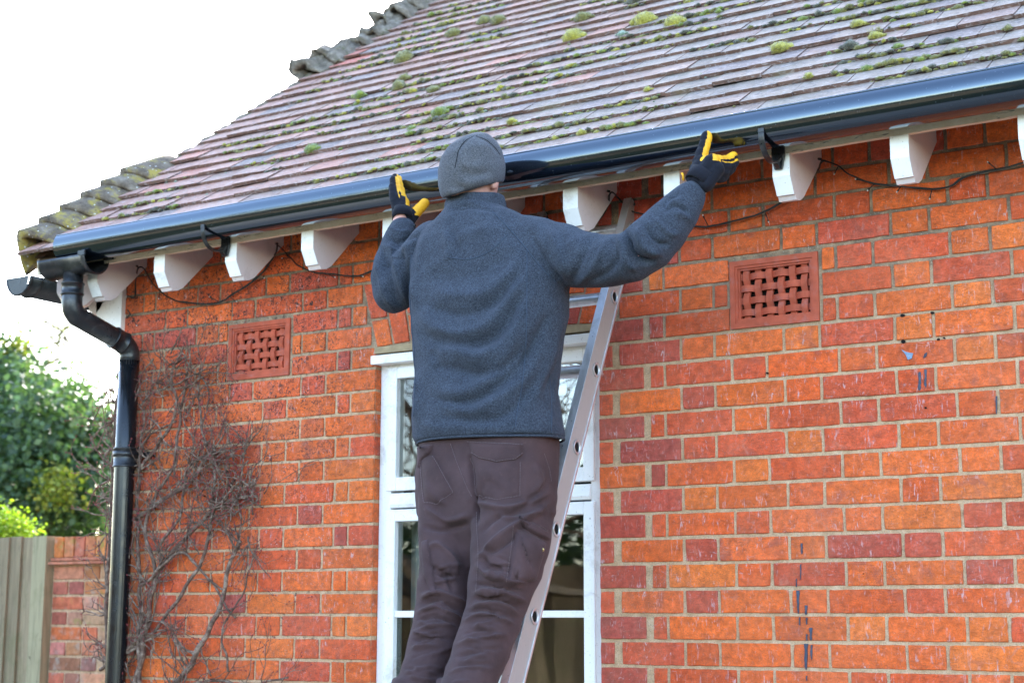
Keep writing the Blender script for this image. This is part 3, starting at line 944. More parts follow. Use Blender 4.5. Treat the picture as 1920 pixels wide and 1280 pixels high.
mb.tube([(OX, OY, 1.062), (OX, OY, 1.0605), (OX, OY, 1.0600), (OX, OY, 1.0555), (OX, OY, 1.055), (OX, OY, 1.021), (OX, OY, 1.0205), (OX, OY, 1.016), (OX, OY, 1.0155), (OX, OY, 1.012)],
        [PR + .0022, PR + .0022, PR + .0045, PR + .0045, PR + .0022, PR + .0022, PR + .0045, PR + .0045, PR + .0022, PR + .0022], 28)
kid(mb, 'socket_collar', BLACKP, dp)
mb = MB()
e0 = b1[-1]; e1 = b2r[0]; ax_ = (e1 - e0).normalized()
q = [(-.050, 0), (-.049, .0035), (-.048, .006), (-.044, .006), (-.043, .0035), (-.003, .0035), (-.002, .006), (.004, .006), (.005, .0035), (.006, 0)]
mb.tube([e1 + ax_ * a for a, _ in q], [PR + b_ for _, b_ in q], 28)
kid(mb, 'socket_collar', BLACKP, dp)
mb = MB()
mb.tube([(bx, by, .80), (bx, by - .001, .40), (bx, by + .001, 0), (bx, by, -.7), (bx, by, G + .02)], PR, 28)
kid(mb, 'pipe', mat_plain('black_pipe_plastic', (.006, .007, .009), .22, .45, .2, 12, .15, .001), dp)
mb = MB()
mb.tube([(bx, by, .800), (bx, by, .798)], PR + .0035, 28)
kid(mb, 'socket_collar', BLACKP, dp)
mb = MB()
q = [(.467, .0045), (.466, .007), (.461, .007), (.460, .0045), (.400, .0045), (.399, .007), (.394, .007), (.393, .002)]
mb.tube([(bx, by, a) for a, _ in q], [PR + b_ for _, b_ in q], 28)
kid(mb, 'socket_collar', BLACKP, dp)
mb = MB()
mb.tube([(bx, by, .452), (bx, by, .432)], PR + .0085, 28)
mb.box(bx - .058, bx + .105, -.020, -.004, .432, .452)
kid(mb, 'pipe_clip', BLACKP, dp)

# ------------------------------------------------------------------ outdoor light string along the eaves
ls = empty('light_string', (0, -.05, 1.0))
tag(ls, 'thin dark cable of tiny outdoor lights looped along the rafter feet', 'string lights')
def cat(pts, n=8):
    out = []
    P = [Vector(p) for p in pts]; P = [2 * P[0] - P[1]] + P + [2 * P[-1] - P[-2]]
    for i in range(1, len(P) - 2):
        for k in range(n):
            t = k / n; a, b_, c, d = P[i - 1:i + 3]
            out.append(.5 * ((2 * b_) + (c - a) * t + (2 * a - 5 * b_ + 4 * c - d) * t * t + (3 * b_ - a - 3 * c + d) * t ** 3))
    out.append(P[-2]); return out
YW = -.016
segs = [
    [(238, 580), (243, 588), (236, 596)],
    [(238, 553), (252, 556), (254, 525), (258, 503), (268, 502), (280, 522), (294, 540), (318, 558), (345, 566), (395, 569), (420, 562), (432, 553), (462, 535), (492, 510), (508, 488), (518, 470), (519, 459)],
    [(519, 459), (530, 468), (545, 484), (560, 498), (590, 510), (630, 514), (668, 517), (700, 506), (740, 492)],
    [(790, 460), (805, 437), (830, 435), (870, 450)],
    [(1085, 460), (1115, 420), (1138, 388), (1142, 366), (1148, 360), (1160, 372), (1180, 393), (1210, 402), (1260, 412), (1300, 424), (1340, 422), (1390, 410), (1430, 398), (1473, 374)],
    [(1533, 320), (1540, 303), (1550, 302), (1572, 311), (1592, 327), (1625, 340), (1655, 346), (1690, 349), (1720, 352), (1755, 354), (1785, 347), (1805, 333), (1840, 323), (1880, 315), (1925, 303)],
]
bulbs = []
for sgm in segs:
    for off in (0, 1):
        mb = MB()
        pts = []
        for q, (a, b_) in enumerate(sgm):
            yy = YW
            if (a, b_) in ((519, 459), (518, 470), (1142, 366), (1148, 360), (1540, 303), (1550, 302), (805, 437), (258, 503), (268, 502)): yy = -.085
            p = at(a + off * 1.2, b_ + off * 1.0, yy); pts.append(p)
        cp = cat(pts)
        cp = [p + mnoise.noise_vector(p * 30 + Vector((off * 5, 0, 0))) * .002 for p in cp]
        mb.tube(cp, .0021, 6)
        kid(mb, 'cable', WIRE, ls)
for (a, b_, dx, dy) in [(300, 545, -2, 12), (410, 566, -14, -8), (430, 556, 12, 8), (256, 518, 14, -2), (488, 525, 6, -3), (545, 484, -12, 0), (612, 513, 14, 6), (660, 516, 18, 2),
                        (1222, 404, 12, 4), (1328, 424, -8, -16), (1434, 397, 6, 16), (1572, 311, -6, 12), (1625, 341, -16, -4), (1640, 344, -10, 10), (1690, 349, -6, 8), (1748, 354, -4, 15), (1868, 317, -12, -10), (245, 590, 10, 18), (526, 462, -18, 4)]:
    mb = MB(); p = at(a, b_, YW); q = at(a + dx, b_ + dy, YW - .012)
    mb.tube([p, q], .0016, 5); mb.tube([q, q + (q - p).normalized() * .006], .0026, 6); bulbs.append((q, (q - p).normalized()))
    hold = kid(mb, 'bulb_holder', WIRE, ls)
CLEARB = mat_plain('clear_bulb', (.75, .78, .74), .2, .6, .1, 10, 0)
for q, d in bulbs:
    mb = MB(); mb.tube([q + d * .006, q + d * .010], [.0024, .0014], 6); kid(mb, 'bulb', CLEARB, ls)
for (a, b_) in ((519, 458), (1141, 360), (1537, 300), (804, 436), (257, 500)):
    mb = MB(); p = at(a, b_, -.088); mb.tube([p + Vector((-.004, 0, .004)), p + Vector((.006, -.003, .0))], .004, 6)
    kid(mb, 'cable_clip', BLACKP, ls)

# ------------------------------------------------------------------ ladder
ALU = None
def mat_alu(name, c=(.62, .63, .65), r=.34, mt=.85):
    b = NB(name)
    cc = b.mix(b.ramp(b.noise(1, 5, .7, .6, b.map((20, 20, 6))), [(.45, 0.0), (.7, .5)]), c, (.42, .38, .35))
    cc = b.mix(b.ramp(b.noise(70, 4, .7), [(.66, 0.0), (.72, .8)]), cc, (.16, .15, .14))
    b.set(base=cc, metal=mt, rough=b.ramp(b.noise(1, 4, .6, 0, b.map((60, 60, 9))), [(.3, r - .08), (.7, r + .14)]), spec=.5)
    b.set(normal=b.bump(b.noise(1, 4, .6, 0, b.map((180, 180, 8))), .25, .001))
    return b.mat
ALU = mat_alu('dull_aluminium', (.74, .75, .77), .38); ALU2 = mat_alu('brick_tinted_aluminium', (.42, .385, .365), .5, .35)  # ALU2: brownish reflection of the bricks put into the base colour
SL = 2.07
lx = -.100
def LADP(z): return Vector((lx, .024 - (1.15 - z) / SL, z))
dirL = (LADP(1) - LADP(0)).normalized()
nrm = Vector((0, dirL.z, -dirL.y)) * -1      # towards the climber (away from the wall)
nrm = Vector((0, -dirL.z, dirL.y))
base = LADP(G + .05); tp = LADP(1.13)
LW = .345
lad = empty('ladder', (lx - LW / 2, base.y, G + .045))
tag(lad, 'aluminium ladder with hollow rungs leaning on the brick wall', 'ladder')
SECT = [(-.0, -.034), (.0, .034)]
def stile(xo, sgn):
    # C-section: web on the outer side, two flanges pointing inwards
    mb = MB(); wd = .036; th = .003; fl = .026
    prof = [(0, -wd), (0, wd), (-fl * sgn, wd), (-fl * sgn, wd - .004), (-th * sgn, wd - .004), (-th * sgn, -wd + .004), (-fl * sgn, -wd + .004), (-fl * sgn, -wd)]
    vs = []
    for P in (base, tp):
        for a, b_ in prof: vs.append(Vector((xo, P.y, P.z)) + Vector((a, 0, 0)) + nrm * b_)
    n = len(prof)
    mb.add(vs, [(i, (i + 1) % n, n + (i + 1) % n, n + i) for i in range(n)])
    mb.add([vs[i] for i in range(n)], [(0, 1, 2, 3, 4, 5, 6, 7)]); mb.add([vs[n + i] for i in range(n)], [(7, 6, 5, 4, 3, 2, 1, 0)])
    # box front: closed extrusion on the climber's side
    a0_ = Vector((-sgn * .001, 0, 0)); q = []
    for P in (base, tp):
        for a, b_ in ((.0015 * sgn, wd - .018), (.0015 * sgn, wd + .0015), (-fl * sgn, wd + .0015), (-fl * sgn, wd - .018)):
            q.append(Vector((xo, P.y, P.z)) + Vector((a, 0, 0)) + nrm * b_)
    mb.add(q, [(0, 1, 5, 4), (1, 2, 6, 5), (2, 3, 7, 6), (3, 0, 4, 7), (0, 3, 2, 1), (4, 5, 6, 7)])
    q = []
    for P in (base, tp):
        for a, b_ in ((.003 * sgn, -wd - .001), (.003 * sgn, -wd + .007), (-.004 * sgn, -wd + .007), (-.004 * sgn, -wd - .001)):
            q.append(Vector((xo, P.y, P.z)) + Vector((a, 0, 0)) + nrm * b_)
    mb.add(q, [(0, 1, 5, 4), (1, 2, 6, 5), (2, 3, 7, 6), (3, 0, 4, 7), (0, 3, 2, 1), (4, 5, 6, 7)])
    o = mb.build('stile', [ALU, ALU2], lad); o.location = -lad.location
    # outer web takes the brick-tinted material
    for p in o.data.polygons:
        if abs(p.normal.x) > .9 and p.area > .05: p.material_index = 1
    bevel(o, .0012, 2)
    return o
stile(lx, 1); stile(lx - LW, -1)
RSP = .268
h5 = Vector((lx, -.6035, -.160))
for i in range(-5, 7):
    P = h5 + dirL * RSP * i
    if P.z > 1.10 or P.z < G + .1: continue
    def dshape(r):
        out = []
        for k in range(20):
            a = 2 * math.pi * k / 20
            x = math.cos(a); y = math.sin(a)
            out.append((x * .86 - .0 if x < 0 else x * (1.0 + .25 * (1 - abs(y))), y))
        return [(a * r, b_ * r) for a, b_ in out]
    mb = MB(); vs = []
    for X in (lx - LW - .003, lx + .0035):
        for r in (.0165, .0135):
            for a, b_ in dshape(r): vs.append(Vector((X, P.y, P.z)) + Vector((0, -1, 0)) * a * .9 + Vector((0, 0, 1)) * b_ * 1.15)
    n = 20
    fs = [(k, (k + 1) % n, 2 * n + (k + 1) % n, 2 * n + k) for k in range(n)] + [(n + k, 3 * n + k, 3 * n + (k + 1) % n, n + (k + 1) % n) for k in range(n)]
    fs += [(k, n + k, n + (k + 1) % n, (k + 1) % n) for k in range(n)] + [(2 * n + k, 2 * n + (k + 1) % n, 3 * n + (k + 1) % n, 3 * n + k) for k in range(n)]
    mb.add(vs, fs, 0, (1, 1, 1), True)
    # flared collar where the rung passes the stile
    for X in (lx + .0035, lx - LW - .0035):
        mb.tube([Vector((X, P.y, P.z)) + Vector((0, -1, 0)) * a * .9 + Vector((0, 0, 1)) * b_ * 1.15 for a, b_ in dshape(.0175) + dshape(.0175)[:1]], .0018, 6)
    mb.add([Vector((lx + .0012, P.y, P.z)) + Vector((0, -1, 0)) * a * .9 + Vector((0, 0, 1)) * b_ * 1.15 for a, b_ in dshape(.0138)], [tuple(range(n))], 1)
    o = mb.build('rung', [ALU, DARK], lad); o.location = -lad.location
    es = o.modifiers.new('e', 'EDGE_SPLIT'); es.split_angle = math.radians(50)
for sx in (lx - .012, lx - LW + .012):
    mb = MB(); c = Vector((sx, tp.y, tp.z)); 
    mb.tube([c - dirL * .012, c + dirL * .010], .020, 10)
    o = mb.build('end_cap', BLACKP, lad); o.location = -lad.location
    mb = MB(); c = Vector((sx, base.y, base.z)); mb.box(c.x - .02, c.x + .02, c.y - .045, c.y + .045, G + .046, G + .07)
    o = mb.build('rubber_foot', BLACKP, lad); o.location = -lad.location

# ------------------------------------------------------------------ leafless climber on the wall
def mat_stem():
    b = NB('climber_bark')
    c = b.ramp(b.noise(40, 5, .7), [(.3, (.060, .034, .024)), (.5, (.14, .088, .064)), (.7, (.36, .27, .20))])
    b.set(base=c, rough=.85, spec=.25, normal=b.bump(b.noise(120, 4, .7), .7, .002)); return b.mat
STEM = mat_stem()
BUD = mat_plain('red_bud', (.22, .035, .035), .6, .3, .4, 60, 0)
rv = random.Random(21)
cl = empty('climbing_plant', (-2.1, -.03, G))
tag(cl, 'leafless brown climber with red buds spreading over the left of the brick wall', 'climber')
main = [
    ([(284, 1330), (350, 1258), (383, 1198), (415, 1132), (432, 1050), (452, 1010)], .0085),
    ([(240, 1330), (262, 1240), (273, 1181), (284, 1105), (306, 1061), (361, 995), (404, 952), (440, 935), (482, 928)], .0080),
    ([(256, 974), (306, 935), (355, 908), (383, 864), (410, 850), (437, 848)], .0065),
    ([(235, 1225), (268, 1176), (290, 1072), (273, 990), (290, 930), (328, 864), (340, 760), (352, 690)], .0060),
    ([(262, 880), (300, 830), (330, 770), (322, 700), (345, 668)], .005),
    ([(290, 1180), (350, 1100), (392, 1010), (398, 940), (400, 880), (385, 820), (375, 760), (372, 715)], .005),
    ([(430, 1260), (418, 1180), (452, 1120), (470, 1060), (480, 1020)], .003),
    ([(285, 1330), (330, 1290), (400, 1275), (470, 1282), (540, 1270)], .005),
    ([(262, 1100), (330, 1040), (372, 1062), (440, 1158)], .005),
    ([(265, 760), (290, 735), (330, 720), (372, 700), (392, 745), (380, 800)], .0035),
    ([(205, 1330), (203, 1263), (200, 1127), (208, 963), (212, 842), (220, 740), (222, 700)], .0075),
    ([(262, 1320), (258, 1200), (262, 1090), (258, 980), (262, 860), (270, 770)], .006),
    ([(190, 1255), (235, 1225), (300, 1185)], .005),
    ([(218, 870), (250, 850), (290, 810), (330, 790)], .0042),
    ([(300, 1020), (340, 960), (350, 880), (395, 850), (430, 800)], .0042),
]
nodes = []
mb = MB()
for pts, r in main:
    P = []
    for i, (a, b_) in enumerate(pts):
        yy = -.022 - .02 * rv.random()
        if a < 232: yy = -.01
        P.append(at(a, b_, yy))
    cp = cat(P, 7)
    cp = [p + mnoise.noise_vector(p * 14) * .010 + mnoise.noise_vector(p * 50) * .003 for p in cp]
    n = len(cp)
    mb.tube(cp, [r * 1.45 * (1 - .5 * i / n) * (1 + .18 * mnoise.noise(p * 60)) for i, p in enumerate(cp)], 7)
    for i, p in enumerate(cp): nodes.append((p, (cp[min(i + 1, n - 1)] - cp[max(i - 1, 0)]).normalized(), r * (1 - .5 * i / n)))
buds = []
def twig(p, d, L, r, depth):
    pts = [p]; n = max(4, int(L / .014)); step = L / n
    for i in range(n):
        d = (d + Vector((rv.gauss(0, .22), rv.gauss(-.01, .06), rv.gauss(.02, .20)))).normalized()
        d.y *= .7
        if pts[-1].y > -.010: d.y = -abs(d.y) - .05
        if pts[-1].y < -.10: d.y = abs(d.y)
        pts.append(pts[-1] + d * step)
        if depth < 2 and rv.random() < (.22 if depth == 0 else .12):
            s_ = rv.choice((-1, 1)); d2 = (d + Vector((s_ * rv.uniform(.5, 1.1), -.15, rv.uniform(-.5, .8)))).normalized()
            twig(pts[-1], d2, L * rv.uniform(.25, .55), r * .6, depth + 1)
        if rv.random() < .10: buds.append((pts[-1], d))
    mb.tube(pts, [r * 1.6 * (1 - .6 * i / n) for i in range(n + 1)], 5)
    buds.append((pts[-1], d))
for i in range(210):
    p, t, r = rv.choice(nodes)
    s_ = rv.choice((-1, 1))
    d = (t * rv.uniform(-.2, .9) + Vector((s_ * rv.uniform(.1, .8), -.2, rv.uniform(-.1, .7)))).normalized()
    twig(p, d, rv.uniform(.06, .26), min(.0030, r * .45) * rv.uniform(.6, 1.0), 0)
for (a, b_, n, sp) in [(335, 700, 34, 28), (395, 860, 20, 26), (415, 935, 40, 30), (455, 925, 22, 20), (330, 760, 16, 30), (380, 1000, 14, 34), (460, 850, 12, 16), (455, 1020, 12, 14), (360, 1240, 12, 30), (300, 880, 14, 30)]:
    for i in range(int(n * .85)):
        p = at(a + rv.gauss(0, sp), b_ + rv.gauss(0, sp * .8), -.015 - .03 * rv.random())
        d = Vector((rv.gauss(0, 1), rv.uniform(-.6, .1), rv.gauss(.3, .8))).normalized()
        twig(p, d, rv.uniform(.05, .20), rv.uniform(.0012, .0026), 0)
# spur twigs reaching out past the corner, left of the pipe
for (a, b_) in [(214, 735), (216, 755), (212, 842), (212, 790), (207, 900), (208, 935), (206, 965), (204, 1000), (203, 1050), (200, 1100), (202, 1150), (200, 1210), (203, 1240), (210, 870)]:
    for j in range(3):
        p = at(a, b_, -.01); d = Vector((-1, -.2, rv.uniform(-.3, .7))).normalized()
        twig(p, d, rv.uniform(.05, .16), rv.uniform(.0016, .003), 0)
for pts in ([(520, 905), (560, 880), (592, 868)], [(556, 902), (575, 870), (620, 855)], [(450, 850), (470, 815), (492, 800)], [(262, 690), (256, 706), (285, 720)]):
    mb.tube(cat([at(a, b_, -.03) for a, b_ in pts]), .0014, 5)
kid(mb, 'stems', STEM, cl)
mb = MB()
for p, d in buds:
    L = rv.uniform(.004, .009)
    mb.tube([p - d * .001, p + d * L * .5, p + d * L], [.0012, rv.uniform(.0018, .0030), .0006], 5)
o = kid(mb, 'buds', BUD, cl)
o['kind'] = 'stuff'

# ------------------------------------------------------------------ moss on the roof
def mat_moss(name, c0, c1, c2):
    b = NB(name)
    c = b.ramp(b.noise(70, 5, .75), [(.3, c0), (.5, c1), (.68, c2)])
    b.set(base=c, rough=.95, spec=.15, sheen=.4, normal=b.bump(b.noise(260, 4, .8), 1, .006)); return b.mat
MG = mat_moss('bright_green_moss', (.06, .075, .010), (.14, .18, .018), (.30, .34, .03))
MY = mat_moss('yellow_green_moss', (.10, .085, .015), (.33, .29, .03), (.58, .50, .07))
MO = mat_moss('olive_moss', (.055, .048, .014), (.16, .145, .03), (.31, .27, .06))
MP = mat_moss('pale_grey_green_moss', (.14, .18, .12), (.25, .33, .24), (.40, .46, .36))
MD = mat_moss('dark_tufted_moss', (.025, .025, .015), (.07, .065, .035), (.17, .15, .09))
def roofpt(px, py):
    d = ray(px, py)
    t = (Z0 + (CAM.y - Y0) * TAN - CAM.z) / (d.z - d.y * TAN); return CAM + d * t
def cushion(mb, P, rx, ry, rz, rnd, mi=0, fuzz=1.0, sub=2):
    bm = bmesh.new(); bmesh.ops.create_icosphere(bm, subdivisions=sub, radius=1)
    up = Vector((0, -TAN, 1)).normalized(); ax = Vector((1, 0, 0)); sl_ = Vector((0, 1, TAN)).normalized()
    seed = Vector((rnd.random() * 50,) * 3); vs = []
    for v in bm.verts:
        k = 1 + .38 * mnoise.noise(v.co * 1.6 + seed) + .20 * mnoise.noise(v.co * 5 + seed) + rnd.uniform(-.07, .07) * fuzz
        vs.append(P + ax * v.co.x * rx * k + sl_ * v.co.y * ry * k + up * max(v.co.z, -.35) * rz * k)
    fs = [tuple(v.index for v in f.verts) for f in bm.faces]
    nrm_ = [v.normal.copy() for v in bm.verts]
    bm.free()
    mb.add(vs, fs, mi, (1, 1, 1), True)
    for i, v in enumerate(vs):        # leaf tips
        n = nrm_[i]
        if n.z < -.1: continue
        dvec = (ax * n.x + sl_ * n.y + up * n.z)
        for q in range(3):
            h = min(rx, ry) * rnd.uniform(.10, .24) * fuzz
            dd_ = (dvec + Vector((rnd.gauss(0, .45), rnd.gauss(0, .45), rnd.gauss(0, .45)))).normalized()
            sd_ = dd_.orthogonal().normalized() * h * .22
            p0 = v + Vector((rnd.gauss(0, 1), rnd.gauss(0, 1), rnd.gauss(0, 1))) * rx * .10
            mb.add([p0 - sd_, p0 + sd_, p0 + dd_ * h], [(0, 1, 2)], mi)
up = Vector((0, -TAN, 1)).normalized()
# individual cushions: (px, py, width px, height px, material, label)
CUSH = [
    (1627, 12, 26, 20, MG, 'bright green moss cushion on the tiles near the top edge, right of centre'),
    (1612, 58, 26, 22, MY, 'domed yellow-green moss cushion on the tiles, third in the right-hand column'),
    (1645, 82, 26, 20, MY, 'yellow moss cushion with hairy tips on the right of the roof'),
    (1598, 100, 28, 18, MD, 'dark tufted grey moss cushion on the right of the roof'),
    (1687, 104, 18, 14, MG, 'small vivid green moss cushion low on the right of the roof'),
    (1466, 104, 34, 20, MY, 'orange-tipped moss cushion on a raised tile edge'),
    (1894, 69, 16, 18, MO, 'small olive moss cushion nearest the right end of the roof'),
    (1080, 78, 40, 26, MY, 'large bright yellow-green moss cushion above the beanie'),
    (1212, 48, 40, 22, MY, 'wide yellow-green moss cushion high on the middle of the roof'),
    (1268, 53, 38, 18, MY, 'slanting yellow moss cushion right of the wide one in the middle'),
    (1098, 42, 32, 24, MO, 'olive moss cushion uphill of the large bright one'),
    (1195, 12, 34, 20, MD, 'brown-topped dark moss clump at the top edge of the roof'),
    (1171, 77, 18, 11, MP, 'pale grey-green moss button on the middle of the roof'),
    (1352, 35, 13, 12, MG, 'small round green moss button high on the roof'),
    (762, 119, 40, 18, MO, 'broad olive moss cushion on the left part of the roof'),
    (829, 223, 32, 16, MG, 'bright moss cushion closest to the beanie, on its left'),
    (912, 47, 26, 26, MO, 'upright olive moss tuft at the top left of the roof'),
    (940, 47, 30, 18, MO, 'rounded olive moss tuft beside the upright one'),
    (855, 72, 30, 18, MO, 'double olive moss tuft below the upright tufts'),
    (753, 172, 28, 16, MO, 'olive moss tuft on the left, lower of a pair'),
    (763, 157, 22, 14, MO, 'olive moss tuft on the left, upper of a pair'),
    (818, 178, 24, 20, MO, 'knobbly olive moss tuft left of the beanie'),
    (680, 190, 24, 13, MG, 'lone green moss tuft far left on the roof'),
    (591, 292, 28, 13, MG, 'green moss tuft just above the gutter at the left'),
    (964, 240, 20, 20, MY, 'yellow-topped moss tuft directly right of the beanie'),
    (1521, 158, 16, 20, MY, 'small yellow moss tuft close above the gutter at the right'),
    (1220, 182, 14, 14, MY, 'small yellow moss tuft above the gutter near the right glove'),
]
for (px, py, wp, hp, m, lab) in CUSH:
    P = roofpt(px, py + hp * .25); dep = (P - CAM).dot(_F)
    rx = wp / FPX * dep * .52; 
    mb = MB(); P2 = P + up * .032
    cushion(mb, Vector((0, 0, 0)), rx, rx * .95, max(rx * .72, hp / FPX * dep * .42), rt, sub=2)
    for q in range(rt.choice((2, 3, 4))):
        r2 = rx * rt.uniform(.3, .6); cushion(mb, Vector((rt.uniform(-1.2, 1.2) * rx, rt.uniform(-.2, .5) * rx, 0)), r2 * rt.uniform(1, 1.6), r2, r2 * .7, rt, sub=1)
    if m is MY or m is MD:
        cushion(mb, Vector((rx * .8, .2 * rx, 0)), rx * .55, rx * .6, rx * .40, rt, sub=1)
    if lab.startswith('yellow moss cushion with hairy'):
        for q in range(26):
            a = Vector((rt.uniform(-1, 1) * rx, rt.uniform(-.5, .9) * rx, rx * .5)); mb.tube([a, a + Vector((rt.gauss(0, .003), -.004, .014))], [.0005, .0008], 4)
    o = mb.build('moss_cushion', m); o.location = P2
    tag(o, lab, 'moss', 'moss cushions on the roof tiles')
mb = MB()
rm = random.Random(5)
for k in range(1, 30):
    s0 = SK(k) - .002
    x = hipx(s0) + .25
    while x < 3.0:
        dens = mnoise.noise(Vector((x * 1.9, s0 * 2.6, 7))) + .35 * mnoise.noise(Vector((x * 8, s0 * 9, 2)))
        if dens > .02:
            r = rm.uniform(.004, .0105) * (1 + max(0, dens))
            P = RP(x, s0 + rm.uniform(-.004, .004), .026 + rm.uniform(-.010, .006))
            cushion(mb, P, r * rm.uniform(1.0, 2.0), r * .8, r * .8, rm, rm.choice((0, 0, 0, 2, 2, 4, 1)), 1.0, 1)
        x += rm.uniform(.006, .022)
for i in range(190):        # scattered small buttons and dark dots on the tile faces
    s0 = rm.uniform(.1, 2.8); x = rm.uniform(hipx(s0) + .1, 2.9)
    r = rm.uniform(.003, .010) * (1 if rm.random() < .8 else 1.8)
    cushion(mb, RP(x, s0, .024), r * rm.uniform(1, 1.5), r, r * .7, rm, rm.choice((0, 1, 2, 3, 3)), 1.0, 1)
o = mb.build('moss', [MO, MG, MD, MP, MY], fix=False)
tag(o, 'thin moss growing in lines along the lower edges of the tiles', 'moss', kind='stuff')

# ------------------------------------------------------------------ garden wall and fence beyond the house corner
GWY = 1.30
rg = random.Random(9)
mb = MB()
gx0, gx1, gz = -4.12, -2.42, .243
PAL = [(.44, .14, .06), (.48, .17, .07), (.36, .12, .07), (.46, .22, .13), (.44, .28, .19), (.30, .12, .08)]
zt = gz - .145
nrow = int((zt - G) / .0745)
for k in range(nrow):
    z1 = zt - k * .0745; z0 = z1 - .0745
    x = gx0 - (.11 if k % 2 else 0); i = k % 2
    while x < gx1:
        wd = .225 if (i + k) % 2 == 0 else .1125
        a, b_ = max(x, gx0) + .005, min(x + wd, gx1) - .005
        if b_ - a > .03:
            c = rg.choice(PAL); brick(mb, a, b_, z0 + .006, z1 - .006, .015, rg, tuple(q * rg.uniform(.8, 1.25) for q in c), lambda u, v, w_: (u, GWY - w_, v))
        x += wd; i += 1
x = gx0
while x < gx1:        # brick-on-edge coping
    brick(mb, x + .004, x + .071, gz - .105, gz - .002, .11, rg, tuple(q * rg.uniform(.9, 1.3) for q in rg.choice(PAL[:4])), lambda u, v, w_: (u, GWY - .006 - w_, v))
    x += .075
mb.box(gx0 - .002, gx1, GWY + .006, GWY + .215, G, gz - .008, 1)
for j, (zz, pr) in enumerate(((gz - .108, .020), (gz - .126, .036))):     # tile creasing
    x = gx0
    while x < gx1:
        l = .165 if j == 0 else (.26 if x < gx0 + .1 else .165)
        mb.box(x + .002, x + l - .002, GWY - pr - rg.uniform(0, .006), GWY + .02, zz - .014, zz + rg.uniform(-.002, .001), 0, (.45, .17, .10))
        x += l
gwm = mat_plain('weathered_brick', (1, 1, 1), .9, .25, .3, 18, .8, .004)
b = NB('weathered_garden_brick')
c = b.mix(.9, b.attr(), b.ramp(b.noise(26, 5, .7), [(.3, .55), (.5, 1.0), (.7, 1.4)]), 'MULTIPLY')
c = b.mix(b.ramp(b.noise(11, 5, .7), [(.55, 0.0), (.68, .6)]), c, (.38, .33, .27))
c = b.mix(b.ramp(b.noise(7, 5, .7), [(.58, 0.0), (.66, .7)]), c, (.25, .24, .06))
b.set(base=c, rough=.95, spec=.2, normal=b.bump(b.noise(70, 5, .7), .9, .004))
o = mb.build('garden_wall', [b.mat, MORTAR]); tag(o, 'old low red brick garden wall with upright coping bricks beyond the downpipe', 'wall')
def mat_fence():
    b = NB('weathered_fence_board')
    c = b.mix(.8, b.attr(), b.ramp(b.noise(1, 6, .7, .8, b.map((50, 50, 3.2))), [(.3, .55), (.5, 1.0), (.7, 1.35)]), 'MULTIPLY')
    c = b.mix(b.ramp(b.noise(5, 5, .7), [(.5, 0.0), (.66, .45)]), c, (.14, .14, .06))
    c = b.mix(b.ramp(b.noise(1, 4, .7, 1.5, b.map((26, 26, 7))), [(.64, 0.0), (.7, .7)]), c, (.05, .04, .03))
    b.set(base=c, rough=.9, spec=.2, normal=b.bump(b.noise(1, 6, .7, .6, b.map((140, 140, 7))), .8, .003)); return b.mat
FEN = mat_fence()
def fence(x0, x1, y, ztop, label, dk=1.0):
    root = empty('garden_fence', ((x0 + x1) / 2, y, G))
    tag(root, label, 'fence')
    x = x1; i = 0
    while x > x0:
        wd = rg.uniform(.098, .112)
        a, b_ = x - wd, x
        t = .016
        top = ztop + rg.uniform(-.004, .004)
        kk_ = rg.uniform(.85, 1.15) if dk == 1.0 else rg.choice((.45, .8, 1.2, 1.5)); mb = MB(); c = tuple(q * kk_ for q in (.27 * dk, .205 * dk, .125 * dk))
        vs = []
        for z in (G + .03, top):
            w1 = rg.uniform(-.002, .002)
            vs += [(a + w1, y - .006, z), (b_ + .018 + w1, y - .024, z), (b_ + .018 + w1, y - .006, z), (a + w1, y, z)]
        mb.add(vs, [(0, 1, 5, 4), (1, 2, 6, 5), (2, 3, 7, 6), (3, 0, 4, 7), (4, 5, 6, 7), (3, 2, 1, 0)], 0, c)
        kid(mb, 'fence_board', FEN, root)
        x -= wd - .004; i += 1
        if i > 98: break
    for zz in (G + .3, ztop - .25):
        mb = MB(); mb.box(x0, x1, y + .002, y + .04, zz, zz + .07, 0, (.3, .25, .18)); kid(mb, 'rail', FEN, root)
    return root
fr_ = fence(-7.4, -4.235, GWY - .02, gz + .003, 'weathered grey-green timber fence of upright overlapping boards at the far left')
mb = MB(); mb.box(-4.225, -4.128, GWY - .045, GWY + .05, G, gz + .004, 0, (.33, .285, .17)); kid(mb, 'fence_post', FEN, fr_)

# ------------------------------------------------------------------ trees and bushes
def mat_leaf(name, tr=.45):
    b = NB(name); nt = b.nt
    c = b.mix(.7, b.attr(), b.ramp(b.noise(3, 3), [(.3, .7), (.7, 1.3)]), 'MULTIPLY')
    df = nt.nodes.new('ShaderNodeBsdfPrincipled'); b.into(df.inputs['Base Color'], c); df.inputs['Roughness'].default_value = .45; df.inputs['Specular IOR Level'].default_value = .35
    tl = nt.nodes.new('ShaderNodeBsdfTranslucent'); b.into(tl.inputs[0], b.mix(1.0, c, (1.3, 1.5, .5), 'MULTIPLY'))
    mx = nt.nodes.new('ShaderNodeMixShader'); mx.inputs[0].default_value = tr
    nt.links.new(df.outputs[0], mx.inputs[1]); nt.links.new(tl.outputs[0], mx.inputs[2])
    nt.links.new(mx.outputs[0], nt.nodes['Material Output'].inputs['Surface']); return b.mat
LEAF = mat_leaf('leaf')
BARK = mat_plain('bark', (.11, .085, .06), .9, .2, .35, 20, .8, .006)
